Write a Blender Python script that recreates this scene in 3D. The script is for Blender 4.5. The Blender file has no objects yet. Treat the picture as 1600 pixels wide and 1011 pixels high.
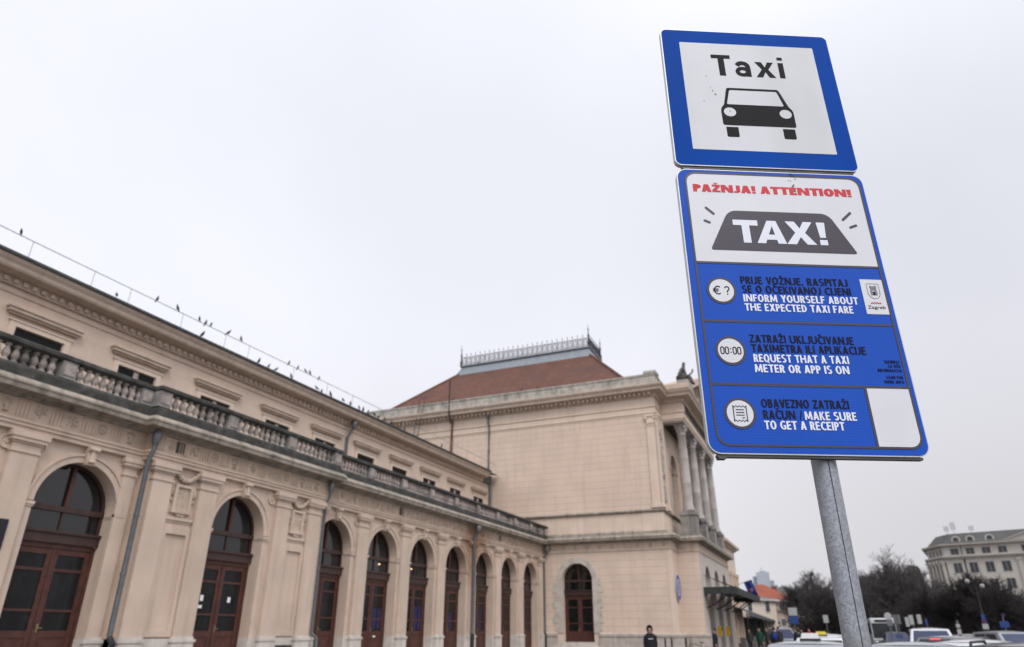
import bpy, bmesh, math, random
from mathutils import Vector, Matrix
rad = math.radians
S = bpy.context.scene
COL = S.collection
random.seed(7)

# ------------------------------------------------------------------ camera
YAW, PITCH, ROLL, FPX = rad(23.699), rad(24.207), rad(0.168), 1066.7
EYE = Vector((0, 0, 1.5))
FW = Vector((math.cos(PITCH)*math.cos(YAW), math.cos(PITCH)*math.sin(YAW), math.sin(PITCH)))
_r = Vector((math.sin(YAW), -math.cos(YAW), 0)); _u = _r.cross(FW)
RT = _r*math.cos(ROLL) + _u*math.sin(ROLL); UP = -_r*math.sin(ROLL) + _u*math.cos(ROLL)
cam = bpy.data.cameras.new('camera'); cam.lens = 24.0; cam.sensor_width = 36.0
cam.clip_start = 0.05; cam.clip_end = 6000
cam.dof.use_dof = True; cam.dof.focus_distance = 2.1; cam.dof.aperture_fstop = 3.7
camo = bpy.data.objects.new('camera', cam); COL.objects.link(camo)
camo.matrix_world = Matrix(((RT.x, UP.x, -FW.x, EYE.x), (RT.y, UP.y, -FW.y, EYE.y), (RT.z, UP.z, -FW.z, EYE.z), (0, 0, 0, 1)))
S.camera = camo

# ------------------------------------------------------------------ sky, sun, exposure
SUN_EL, SUN_AZ = rad(50), rad(222)          # azimuth of the direction towards the sun, from +X counter-clockwise
W = bpy.data.worlds.new('World'); S.world = W; W.use_nodes = True
nt = W.node_tree; N = nt.nodes; L = nt.links
bg = N['Background']; bg.inputs['Strength'].default_value = 0.1
sky = N.new('ShaderNodeTexSky'); sky.sky_type = 'NISHITA'; sky.sun_disc = False
sky.sun_elevation = SUN_EL; sky.sun_rotation = rad(90) - SUN_AZ
hs = N.new('ShaderNodeHueSaturation'); hs.inputs['Saturation'].default_value = 0.25
L.new(sky.outputs[0], hs.inputs['Color'])
tc = N.new('ShaderNodeTexCoord')
def dotn(vec):
    d = N.new('ShaderNodeVectorMath'); d.operation = 'DOT_PRODUCT'; L.new(tc.outputs['Generated'], d.inputs[0]); d.inputs[1].default_value = vec
    return d.outputs['Value']
def rng(src, a, b, c, d):
    m = N.new('ShaderNodeMapRange'); m.interpolation_type = 'SMOOTHSTEP'; L.new(src, m.inputs[0])
    for i, v in enumerate((a, b, c, d)): m.inputs[i+1].default_value = v
    return m.outputs[0]
def mth(op, a, b):
    m = N.new('ShaderNodeMath'); m.operation = op; L.new(a, m.inputs[0])
    if isinstance(b, float): m.inputs[1].default_value = b
    else: L.new(b, m.inputs[1])
    return m.outputs[0]
bright = rng(dotn((math.cos(SUN_AZ)*.66, math.sin(SUN_AZ)*.66, .75)), -0.05, 1.0, 0.0, 6.0)
elev = rng(dotn((0, 0, 1)), -0.05, 0.42, 7.4, 9.65)
nz = N.new('ShaderNodeTexNoise'); nz.inputs['Scale'].default_value = 1.6; nz.inputs['Detail'].default_value = 4
L.new(tc.outputs['Generated'], nz.inputs['Vector'])
dark = rng(dotn((.893, -.34, .29)), .80, 1.0, 0.0, -1.7)     # a heavier bank of cloud low over the park
val = mth('ADD', mth('ADD', bright, mth('ADD', elev, dark)), rng(nz.outputs['Fac'], .3, .7, -.55, .5))
cc = N.new('ShaderNodeMix'); cc.data_type = 'RGBA'; cc.blend_type = 'MULTIPLY'; cc.inputs['Factor'].default_value = 1
tint = N.new('ShaderNodeMix'); tint.data_type = 'RGBA'
tint.inputs['A'].default_value = (.99, .975, 1.02, 1); tint.inputs['B'].default_value = (.965, .982, 1.08, 1)
L.new(rng(dotn((0, 0, 1)), 0.02, 0.5, 0, 1), tint.inputs['Factor'])
L.new(tint.outputs['Result'], cc.inputs['A']); L.new(val, cc.inputs['B'])
mx = N.new('ShaderNodeMix'); mx.data_type = 'RGBA'; mx.inputs['Factor'].default_value = 0.95
L.new(hs.outputs[0], mx.inputs['A']); L.new(cc.outputs['Result'], mx.inputs['B'])
L.new(mx.outputs['Result'], bg.inputs['Color'])
sl = bpy.data.lights.new('sun', 'SUN'); sl.energy = 1.5; sl.angle = rad(24); sl.color = (1, .97, .93)
so = bpy.data.objects.new('sun', sl); COL.objects.link(so)
sd = Vector((math.cos(SUN_EL)*math.cos(SUN_AZ), math.cos(SUN_EL)*math.sin(SUN_AZ), math.sin(SUN_EL)))
so.rotation_euler = sd.to_track_quat('Z', 'Y').to_euler(); so.location = (0, 0, 80)
S.view_settings.view_transform = 'Standard'; S.view_settings.look = 'None'
S.view_settings.exposure = 0.0; S.view_settings.gamma = 1.0

# ------------------------------------------------------------------ materials
MATS = {}
def mk(name, col, rough=.8, var=.1, scale=2.0, bump=.15, bscale=30, metal=0, spec=.3, streak=0, streakcol=(.1, .09, .08),
       dirt=0, dirtcol=(.2, .17, .14), dscale=.7, brick=None, emit=0, coat=0, local=False, vor=0, rust=0):
    if name in MATS: return MATS[name]
    m = bpy.data.materials.new(name); m.use_nodes = True; MATS[name] = m
    t = m.node_tree; n = t.nodes; l = t.links; p = n['Principled BSDF']
    p.inputs['Roughness'].default_value = rough; p.inputs['Metallic'].default_value = metal
    p.inputs['Specular IOR Level'].default_value = spec
    p.inputs['Coat Weight'].default_value = coat
    if emit:
        p.inputs['Emission Color'].default_value = (*col, 1); p.inputs['Emission Strength'].default_value = emit
    if local: pos = n.new('ShaderNodeTexCoord').outputs['Object']
    else: pos = n.new('ShaderNodeNewGeometry').outputs['Position']
    def noise(sc, det=4, vec=None):
        x = n.new('ShaderNodeTexNoise'); x.inputs['Scale'].default_value = sc; x.inputs['Detail'].default_value = det
        l.new(vec or pos, x.inputs['Vector']); return x.outputs['Fac']
    def ramp(src, a, b, hi=1.0):
        x = n.new('ShaderNodeMapRange'); l.new(src, x.inputs[0]); x.inputs[1].default_value = a; x.inputs[2].default_value = b
        x.inputs[4].default_value = hi; return x.outputs[0]
    def mixc(fac, a, b):
        x = n.new('ShaderNodeMix'); x.data_type = 'RGBA'; l.new(fac, x.inputs['Factor'])
        for k, v in (('A', a), ('B', b)):
            if isinstance(v, tuple): x.inputs[k].default_value = (*v[:3], 1)
            else: l.new(v, x.inputs[k])
        return x.outputs['Result']
    lo = tuple(c*(1-var) for c in col); hi = tuple(min(1, c*(1+var)) for c in col)
    c = mixc(ramp(noise(scale, 6), .3, .7), lo, hi)
    if vor:
        v = n.new('ShaderNodeTexVoronoi'); v.inputs['Scale'].default_value = vor; l.new(pos, v.inputs['Vector'])
        bw = n.new('ShaderNodeSeparateColor'); l.new(v.outputs['Color'], bw.inputs[0])
        c = mixc(ramp(bw.outputs[0], 0, 1, .75), c, tuple(x*.5 for x in col))
    bh = None
    if brick:
        w_, h_, axis, dark, jit = brick
        sp = n.new('ShaderNodeSeparateXYZ'); l.new(pos, sp.inputs[0])
        cb = n.new('ShaderNodeCombineXYZ'); l.new(sp.outputs[axis], cb.inputs[0]); l.new(sp.outputs[2], cb.inputs[1])
        b = n.new('ShaderNodeTexBrick'); l.new(cb.outputs[0], b.inputs['Vector']); b.inputs['Scale'].default_value = 1
        b.inputs['Brick Width'].default_value = w_; b.inputs['Row Height'].default_value = h_
        b.inputs['Mortar Size'].default_value = .012; b.inputs['Mortar Smooth'].default_value = .4
        b.inputs['Color1'].default_value = (0, 0, 0, 1); b.inputs['Color2'].default_value = (1, 1, 1, 1); b.inputs['Mortar'].default_value = (.5, .5, .5, 1)
        sc = n.new('ShaderNodeSeparateColor'); l.new(b.outputs['Color'], sc.inputs[0])
        c = mixc(ramp(sc.outputs[0], 0, 1, jit), c, tuple(x*.72 for x in col))
        c = mixc(ramp(b.outputs['Fac'], 0, 1, dark), c, tuple(x*.45 for x in col))
        bh = b.outputs['Fac']
    if dirt: c = mixc(ramp(noise(dscale, 8), .5, .72, dirt), c, dirtcol)
    if streak:
        mp = n.new('ShaderNodeMapping'); mp.inputs['Scale'].default_value = (4, 4, .35); l.new(pos, mp.inputs['Vector'])
        c = mixc(ramp(noise(1.0, 6, mp.outputs[0]), .48, .75, streak), c, streakcol)
    if rust:                                     # brown water stain below a leaking gutter, around x = 35.6
        sp = n.new('ShaderNodeSeparateXYZ'); l.new(pos, sp.inputs[0])
        def mt(op, a, b):
            x = n.new('ShaderNodeMath'); x.operation = op
            for i, v in enumerate((a, b)):
                if isinstance(v, (int, float)): x.inputs[i].default_value = v
                else: l.new(v, x.inputs[i])
            return x.outputs[0]
        ax = mt('ABSOLUTE', mt('SUBTRACT', sp.outputs[0], 35.7), 0); f = ramp(mt('ADD', ax, mt('MULTIPLY', noise(2.5, 6), 2.2)), 3.3, .9)
        f = mt('MULTIPLY', f, mt('MULTIPLY', ramp(sp.outputs[2], 3.4, 5.2), rust)); f = mt('MULTIPLY', f, mt('LESS_THAN', sp.outputs[2], 7.3)); c = mixc(f, c, (.25, .115, .045))
    l.new(c, p.inputs['Base Color'])
    if bump:
        bp = n.new('ShaderNodeBump'); bp.inputs['Strength'].default_value = bump; bp.inputs['Distance'].default_value = .02
        h = noise(bscale, 5)
        if bh is not None:
            q = n.new('ShaderNodeMath'); q.operation = 'MULTIPLY_ADD'; l.new(bh, q.inputs[0]); q.inputs[1].default_value = -2.0; l.new(h, q.inputs[2]); h = q.outputs[0]
        l.new(h, bp.inputs['Height']); l.new(bp.outputs[0], p.inputs['Normal'])
    return m

PL = (.54, .424, .338)
M_wing = mk('pink plaster', PL, rust=.95, rough=.85, var=.09, scale=1.1, bump=.2, bscale=25, streak=.42, streakcol=(.37, .285, .215), dirt=.35, dirtcol=(.44, .345, .265), dscale=.5)
M_trim = mk('pink plaster trim', (.535, .42, .332), rust=.95, rough=.85, var=.1, scale=2, bump=.2, bscale=25, streak=.45, streakcol=(.32, .235, .185), dirt=.25, dirtcol=(.42, .31, .25), dscale=.9)
M_frieze = mk('stained frieze plaster', (.54, .42, .328), rust=.95, rough=.88, var=.12, scale=3, bump=.25, bscale=25, streak=.3, streakcol=(.38, .26, .19), dirt=.25, dirtcol=(.37, .27, .21), dscale=1.3)
M_orn = mk('ornament plaster', (.45, .355, .275), .9, .2, 8, .4, 30, dirt=.4, dirtcol=(.26, .2, .16), dscale=3)
M_upper = mk('upper plaster', (.61, .478, .382), .85, .06, 1, .15, 20, streak=.15, streakcol=(.45, .335, .265), brick=(2.6, .62, 0, .28, .06))
M_pav = mk('banded plaster', (.63, .495, .395), .85, .07, .8, .2, 20, streak=.32, streakcol=(.42, .32, .255), brick=(23.0, .44, 1, .72, .12), dirt=.28, dirtcol=(.45, .355, .29), dscale=.4)
M_pavx = mk('banded plaster front', (.58, .455, .362), .85, .06, 1, .2, 20, streak=.2, streakcol=(.42, .32, .25), brick=(23.0, .44, 0, .55, .10))
M_smooth = mk('smooth cream plaster', (.635, .508, .405), .85, .06, .8, .1, 20, streak=.32, streakcol=(.42, .33, .27), dirt=.2, dirtcol=(.45, .36, .3), dscale=.5)
M_stone = mk('weathered cornice stone', (.33, .285, .235), .9, .22, 3, .4, 25, streak=.75, streakcol=(.085, .08, .07), dirt=.6, dirtcol=(.15, .14, .10), dscale=1.2)
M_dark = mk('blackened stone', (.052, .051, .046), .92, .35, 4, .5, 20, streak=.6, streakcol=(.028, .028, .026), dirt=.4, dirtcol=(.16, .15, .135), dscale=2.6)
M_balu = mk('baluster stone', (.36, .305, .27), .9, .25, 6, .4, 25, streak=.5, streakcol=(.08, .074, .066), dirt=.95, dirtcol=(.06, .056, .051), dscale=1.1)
M_pedl = mk('grey pedestal stone', (.24, .225, .205), .9, .25, 5, .4, 25, streak=.6, streakcol=(.06, .056, .05), dirt=.45, dirtcol=(.09, .085, .078), dscale=2.2)
M_plinth = mk('pale plinth stone', (.54, .49, .44), .85, .12, 3, .3, 25, streak=.35, streakcol=(.22, .2, .18), dirt=.4, dirtcol=(.3, .265, .23), dscale=1.1)
M_paving = mk('lichen parapet stone', (.42, .395, .35), .92, .22, 2.5, .4, 18, dirt=.7, dirtcol=(.13, .125, .115), dscale=1.5, streak=.5, streakcol=(.14, .13, .12), brick=(1.6, .46, 1, .5, .3))
M_col = mk('grey column stone', (.40, .365, .335), .8, .14, 2, .2, 25, streak=.55, streakcol=(.2, .185, .17), dirt=.4, dirtcol=(.24, .215, .2), dscale=.9)
M_wood = mk('red brown door paint', (.072, .026, .019), .5, .3, 5, .1, 40, spec=.35, dirt=.5, dirtcol=(.05, .022, .017), dscale=3)
M_woodd = mk('dark transom paint', (.045, .022, .018), .5, .2, 5, .1, 40, spec=.4)
M_glassu = mk('unlit upper pane', (.006, .006, .006), .2, .2, 1.5, .02, 3, spec=.12)
M_glass = mk('dark window glass', (.008, .009, .010), .05, .2, 1.5, .08, 1.2, spec=.6)
M_glassd = mk('dim door glass', (.008, .0085, .009), .16, .4, 3, .03, 3, spec=.22, streak=.5, streakcol=(.028, .029, .03))
M_zinc = mk('zinc sheet', (.25, .275, .29), .5, .12, 3, .05, 10, metal=.5, streak=.3, streakcol=(.13, .145, .15))
M_pipe = mk('grey downpipe', (.15, .156, .162), .5, .15, 6, .05, 20, metal=.5, streak=.3, streakcol=(.1, .1, .1))
M_pipered = mk('red brown pipe', (.14, .05, .035), .6, .15, 6, .05, 20)
M_iron = mk('black iron', (.03, .031, .032), .55, .2, 6, .05, 20, metal=.3)
M_lightiron = mk('light galvanised wire', (.38, .38, .40), .5, .1, 6, 0, 20, metal=.4)
M_gutter = mk('dark gutter metal', (.055, .06, .06), .5, .2, 4, .05, 20, metal=.4)
M_tile = mk('red roof tiles', (.14, .062, .043), .85, .2, 1.0, .3, 30, dirt=.75, dirtcol=(.075, .047, .037), dscale=.5, brick=(.34, .30, 1, .75, .7))
M_roofdark = mk('grey roof sheet', (.12, .12, .115), .8, .15, 1, .1, 10)
M_vent = mk('vent mesh', (.09, .075, .06), .9, .3, 30, .3, 90)
M_white = mk('white paper', (.8, .8, .8), .6, .02, 5, 0)
M_black = mk('black rubber', (.02, .02, .02), .7, .1, 6, 0)

# ------------------------------------------------------------------ mesh builder
class MB:
    def __init__(s, T=None): s.v = []; s.f = []; s.m = []; s.sm = []; s.T = T
    def add(s, vs, fs, m=0, smooth=False):
        b = len(s.v)
        for p in vs: s.v.append(Vector(s.T(*p)) if s.T else Vector(p))
        for f in fs: s.f.append([b+i for i in f]); s.m.append(m); s.sm.append(smooth)
    def quad(s, a, b, c, d, m=0): s.add([a, b, c, d], [(0, 1, 2, 3)], m)
    def box(s, x0, x1, y0, y1, z0, z1, m=0):
        s.add([(x0, y0, z0), (x1, y0, z0), (x1, y1, z0), (x0, y1, z0), (x0, y0, z1), (x1, y0, z1), (x1, y1, z1), (x0, y1, z1)],
              [(0, 3, 2, 1), (4, 5, 6, 7), (0, 1, 5, 4), (1, 2, 6, 5), (2, 3, 7, 6), (3, 0, 4, 7)], m)
    def prism(s, poly, d0, d1, m=0):            # poly in (u, z), extruded along d
        k = len(poly)
        s.add([(u, d0, z) for u, z in poly] + [(u, d1, z) for u, z in poly],
              [tuple(range(k)), tuple(range(2*k-1, k-1, -1))] + [(i, k+i, k+(i+1) % k, (i+1) % k) for i in range(k)], m)
    def ring(s, c, z, r0, r1, d0, d1, a0=0, a1=180, n=20, m=0):
        P = []
        for i in range(n+1):
            a = rad(a0+(a1-a0)*i/n); P.append((math.cos(a), math.sin(a)))
        vs = []
        for cx, sx in P:
            vs += [(c+r0*cx, d0, z+r0*sx), (c+r1*cx, d0, z+r1*sx), (c+r1*cx, d1, z+r1*sx), (c+r0*cx, d1, z+r0*sx)]
        fs = []
        for i in range(n):
            for k in range(4): fs.append((4*i+k, 4*i+(k+1) % 4, 4*i+4+(k+1) % 4, 4*i+4+k))
        if abs(a1-a0) < 359: fs += [(0, 1, 2, 3), (4*n+3, 4*n+2, 4*n+1, 4*n)]
        s.add(vs, fs, m)
    def disc(s, c, z, r, d0, d1, n=20, m=0, sx=1, sz=1):
        s.prism([(c+r*sx*math.cos(2*math.pi*i/n), z+r*sz*math.sin(2*math.pi*i/n)) for i in range(n)], d0, d1, m)
    def lathe(s, x, y, prof, n=12, m=0, z0=0, smooth=True):
        vs = []; k = len(prof)
        for r, z in prof:
            for i in range(n):
                a = 2*math.pi*i/n; vs.append((x+r*math.cos(a), y+r*math.sin(a), z0+z))
        fs = [(j*n+i, j*n+(i+1) % n, (j+1)*n+(i+1) % n, (j+1)*n+i) for j in range(k-1) for i in range(n)]
        s.add(vs, fs, m, smooth)
        s.add(vs[:n], [tuple(range(n))[::-1]], m); s.add(vs[-n:], [tuple(range(n))], m)
    def tube(s, pts, r, n=8, m=0, r1=None, smooth=True, cap=True):
        pts = [Vector(p) for p in pts]; k = len(pts); vs = []
        for j, p in enumerate(pts):
            d = (pts[min(j+1, k-1)] - pts[max(j-1, 0)]).normalized()
            a = d.cross(Vector((0, 0, 1)));
            if a.length < 1e-3: a = Vector((1, 0, 0))
            a.normalize(); b = d.cross(a); rr = r if r1 is None else r+(r1-r)*j/(k-1)
            for i in range(n):
                t = 2*math.pi*i/n; vs.append(p + a*rr*math.cos(t) + b*rr*math.sin(t))
        fs = [(j*n+i, j*n+(i+1) % n, (j+1)*n+(i+1) % n, (j+1)*n+i) for j in range(k-1) for i in range(n)]
        s.add(vs, fs, m, smooth)
        if cap: s.add(vs[:n], [tuple(range(n))], m); s.add(vs[-n:], [tuple(range(n))], m)
    def mold(s, path, prof, m=0, closed=False):  # path in plan, outward on its right-hand side
        P = [Vector(p) for p in path]; k = len(P); vs = []; nrm = []
        for i in range(k):
            ds = []
            if i > 0 or closed: ds.append((P[i]-P[i-1]).normalized())
            if i < k-1 or closed: ds.append((P[(i+1) % k]-P[i]).normalized())
            ns = [Vector((d.y, -d.x)) for d in ds]
            if len(ns) == 2:
                q = ns[0]+ns[1]; q = q/(1+ns[0].dot(ns[1]))
            else: q = ns[0]
            nrm.append(q)
        n = len(prof)
        for i in range(k):
            for o, z in prof: vs.append((P[i].x+nrm[i].x*o, P[i].y+nrm[i].y*o, z))
        e = k if closed else k-1
        fs = [(i*n+j, i*n+j+1, ((i+1) % k)*n+j+1, ((i+1) % k)*n+j) for i in range(e) for j in range(n-1)]
        s.add(vs, fs, m)
        if not closed: s.add(vs[:n], [tuple(range(n))], m); s.add(vs[-n:], [tuple(range(n))], m)
    def ell(s, c, r, n=10, k=7, m=0):
        prof = []; vs = []
        for j in range(k+1):
            t = math.pi*j/k
            for i in range(n):
                a = 2*math.pi*i/n
                vs.append((c[0]+r[0]*math.sin(t)*math.cos(a), c[1]+r[1]*math.sin(t)*math.sin(a), c[2]+r[2]*math.cos(t)))
        s.add(vs, [(j*n+i, j*n+(i+1) % n, (j+1)*n+(i+1) % n, (j+1)*n+i) for j in range(k) for i in range(n)], m, True)
    def build(s, name, mats, parent=None, fix=True):
        if not isinstance(mats, (list, tuple)): mats = [mats]
        me = bpy.data.meshes.new(name)
        org = Vector((0, 0, 0)); q = parent
        while q is not None: org += q.location; q = q.parent
        me.from_pydata([p-org for p in s.v], [], s.f)
        for m in mats: me.materials.append(m)
        me.polygons.foreach_set('material_index', s.m); me.polygons.foreach_set('use_smooth', s.sm)
        if fix:
            bm = bmesh.new(); bm.from_mesh(me); bmesh.ops.recalc_face_normals(bm, faces=bm.faces); bm.to_mesh(me); bm.free()
        o = bpy.data.objects.new(name, me); COL.objects.link(o); o.parent = parent
        return o
def tag(o, label=None, cat=None, group=None, kind=None):
    if label: o['label'] = label
    if cat: o['category'] = cat
    if group: o['group'] = group
    if kind: o['kind'] = kind
    return o
def thing(name, loc, label, cat, group=None, rz=0):
    o = bpy.data.objects.new(name, None); o.empty_display_size = .2; COL.objects.link(o)
    o.location = loc; o.rotation_euler = (0, 0, rz); return tag(o, label, cat, group)
def copy_tree(o, parent=None):
    c = o.copy(); COL.objects.link(c); c.parent = parent
    for ch in o.children: copy_tree(ch, c)
    return c
def smooth_all(o):
    for p in o.data.polygons: p.use_smooth = True
    return o
def ray(px, py): return FW + RT*((px-800)/FPX) - UP*((py-505.5)/FPX)
def at(px, dist, z=0.0, py=985):                 # ground point at a distance, on the bearing of a sight line
    d = ray(px, py); d = Vector((d.x, d.y)).normalized()*dist
    return Vector((d.x, d.y, z))
def onY(px, py, Y): d = ray(px, py); return EYE + d*(Y/d.y)
def hgt(py, dist, px=1350): d = ray(px, py); return 1.5 + d.z*dist/math.hypot(d.x, d.y)

# ------------------------------------------------------------------ ground and road
M_asph = mk('asphalt', (.06, .06, .062), .85, .2, .6, .3, 60, dirt=.3, dirtcol=(.09, .088, .085), dscale=.3)
M_pave = mk('paving slabs', (.2, .19, .18), .85, .15, .8, .25, 40, brick=(.6, .4, 0, .5, .3))
b = MB(); b.quad((-1500, -3000, -.12), (3000, -3000, -.12), (3000, 3000, -.12), (-1500, 3000, -.12)); tag(b.build('ground', M_asph), kind='structure')
b = MB(); b.prism([(-3, -.5), (4.2, -.5), (4.2, 0), (-3, 0)], -1.3, .9); tag(b.build('pavement_island', M_pave), kind='structure')
b = MB(); b.prism([(-40, -.5), (230, -.5), (230, 0), (-40, 0)], 4, 60); tag(b.build('station_forecourt', M_pave), kind='structure')
b = MB(); b.prism([(60, -.5), (230, -.5), (230, .02), (60, .02)], -60, -17); tag(b.build('park_pavement', M_pave), kind='structure')
b = MB()
for i in range(14): b.quad((20+i*9, -3.6, -.114), (24+i*9, -3.6, -.114), (24+i*9, -3.45, -.114), (20+i*9, -3.45, -.114))
tag(b.build('lane_markings', mk('road paint', (.6, .6, .58), .7, .1, 5, .1)), kind='structure')

# ------------------------------------------------------------------ the taxi sign
SA = rad(27.0); SN = Vector((math.cos(SA), math.sin(SA), 0)); SR = Vector((math.sin(SA), -math.cos(SA), 0)); SDIST = 1.7392
def ST(u, w, z):                                  # u right, w towards the viewer, z above the ground
    p = SN*(SDIST-w) + SR*(u+.62); return (p.x, p.y, z)
EZ = 1.5
M_sgrey = mk('sign edge aluminium', (.52, .53, .54), .45, .08, 6, .05, 20, metal=.4)
M_sback = mk('sign back bracket', (.10, .10, .10), .5, .2, 8, .05, 20, metal=.5)
def retro(name, col, spec=.35, grid=.05, rough=.35, var=.03):
    m = mk(name, col, rough, var, 6, 0, 20, spec=spec)
    t = m.node_tree; n = t.nodes; l = t.links; p = n['Principled BSDF']
    # fine square cells of the reflective sheeting, in the sign's own plane
    g = n.new('ShaderNodeNewGeometry')
    dx = n.new('ShaderNodeVectorMath'); dx.operation = 'DOT_PRODUCT'; l.new(g.outputs['Position'], dx.inputs[0]); dx.inputs[1].default_value = tuple(SR)
    sp = n.new('ShaderNodeSeparateXYZ'); l.new(g.outputs['Position'], sp.inputs[0])
    cb = n.new('ShaderNodeCombineXYZ'); l.new(dx.outputs['Value'], cb.inputs[0]); l.new(sp.outputs[2], cb.inputs[1])
    br = n.new('ShaderNodeTexBrick'); br.offset = 0; br.inputs['Scale'].default_value = 1; br.inputs['Brick Width'].default_value = .0075; br.inputs['Row Height'].default_value = .0075
    br.inputs['Mortar Size'].default_value = .0009; br.inputs['Mortar Smooth'].default_value = .5
    l.new(cb.outputs[0], br.inputs['Vector'])
    x = n.new('ShaderNodeMix'); x.data_type = 'RGBA'; src = p.inputs['Base Color'].links[0].from_socket
    f = n.new('ShaderNodeMath'); f.operation = 'MULTIPLY'; l.new(br.outputs['Fac'], f.inputs[0]); f.inputs[1].default_value = grid
    l.new(f.outputs[0], x.inputs['Factor']); l.new(src, x.inputs['A']); x.inputs['B'].default_value = (.25, .25, .27, 1)
    l.new(x.outputs['Result'], p.inputs['Base Color'])
    return m
M_sblue = mk('sign blue paint', (.003, .058, .33), .6, .08, 3, .02, 8, spec=.05, streak=.22, streakcol=(.012, .06, .25), dirt=.25, dirtcol=(.02, .06, .24), dscale=4)
M_swhite = mk('sign white sheeting', (.60, .61, .63), .45, .04, 3, .01, 10, spec=.25, streak=.35, streakcol=(.44, .44, .43), dirt=.3, dirtcol=(.5, .5, .48), dscale=5)
M_rblue = retro('retro blue sheeting', (.0085, .075, .44), spec=.12, rough=.5, grid=.07)
M_rwhite = retro('retro white sheeting', (.66, .66, .69), grid=.1)
M_sink = mk('dark sign ink', (.018, .018, .020), .6, .1, 5, 0, spec=.07)
M_sink2 = retro('dark sign print', (.045, .036, .05), grid=.1)
M_sred = mk('red sign ink', (.55, .035, .05), .5, .08, 5, 0, spec=.25)
M_tblue = mk('dark lettering on blue', (.018, .016, .028), .6, .1, 5, 0, spec=.06)
M_slet = mk('white sign lettering', (.72, .74, .80), .45, .03, 5, 0, spec=.25)
M_lred = mk('red crest ink', (.5, .03, .04), .5, .1, 5, 0)

def rrect(u0, u1, z0, z1, r, n=6):
    P = []
    for cx, cz, a0 in ((u1-r, z1-r, 0), (u0+r, z1-r, 90), (u0+r, z0+r, 180), (u1-r, z0+r, 270)):
        for i in range(n+1):
            a = rad(a0+90*i/n); P.append((cx+r*math.cos(a), cz+r*math.sin(a)))
    return P
def rpoly(pts, r, n=5):                           # polygon with rounded corners
    P = []; k = len(pts); rr = r if isinstance(r, (list, tuple)) else [r]*k
    for i in range(k):
        a, q, c = Vector(pts[i-1]), Vector(pts[i]), Vector(pts[(i+1) % k])
        if rr[i] <= 0: P.append(tuple(q)); continue
        d1, d2 = (a-q).normalized(), (c-q).normalized()
        p1, p2 = q+d1*rr[i], q+d2*rr[i]
        for j in range(n+1):
            t = j/n; P.append(tuple(p1*(1-t)**2 + q*2*t*(1-t) + p2*t*t))
    return P
def sheet(name, polys, w, mat, parent, up=EZ):    # flat film: polygons a hair proud of what is below
    mb = MB(ST)
    for poly in polys: mb.prism([(u, z+up) for u, z in poly], w-.0003, w, 0)
    return mb.build(name, mat, parent)
def frame_sheet(name, outer, inner, w, mat, parent):
    mb = MB(ST); k = len(outer)
    vs = [(u, w, z+EZ) for u, z in outer] + [(u, w, z+EZ) for u, z in inner]
    mb.add(vs, [(i, (i+1) % k, k+(i+1) % k, k+i) for i in range(k)], 0)
    return mb.build(name, mat, parent, fix=False)
def stroke(pts, wd):                              # thick polyline as a list of quads with round joints
    out = []
    for i in range(len(pts)-1):
        a, c = Vector(pts[i]), Vector(pts[i+1]); d = (c-a).normalized(); q = Vector((-d.y, d.x))*wd/2
        out.append([tuple(a+q), tuple(a-q), tuple(c-q), tuple(c+q)])
    return out
def capsule(a, c, wd, n=6):
    a, c = Vector(a), Vector(c); d = (c-a).normalized(); t0 = math.atan2(d.y, d.x); P = []
    for i in range(n+1): t = t0+math.pi/2+math.pi*i/n; P.append((a.x+wd/2*math.cos(t), a.y+wd/2*math.sin(t)))
    for i in range(n+1): t = t0-math.pi/2+math.pi*i/n; P.append((c.x+wd/2*math.cos(t), c.y+wd/2*math.sin(t)))
    return P
def strip(pts, wd, closed=False):                 # one connected ribbon along a polyline
    P = [Vector(p) for p in pts]; k = len(P); A = []; B = []
    for i in range(k):
        d = ((P[(i+1) % k] if (closed or i < k-1) else P[i]) - (P[i-1] if (closed or i > 0) else P[i])).normalized()
        q = Vector((-d.y, d.x))*wd/2; A.append(tuple(P[i]+q)); B.append(tuple(P[i]-q))
    return [[A[i], B[i], B[(i+1) % k], A[(i+1) % k]] for i in range(k if closed else k-1)]
def arc(cx, cz, rx, rz, a0, a1, n=16): return [(cx+rx*math.cos(rad(a0+(a1-a0)*i/n)), cz+rz*math.sin(rad(a0+(a1-a0)*i/n))) for i in range(n+1)]

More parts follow.
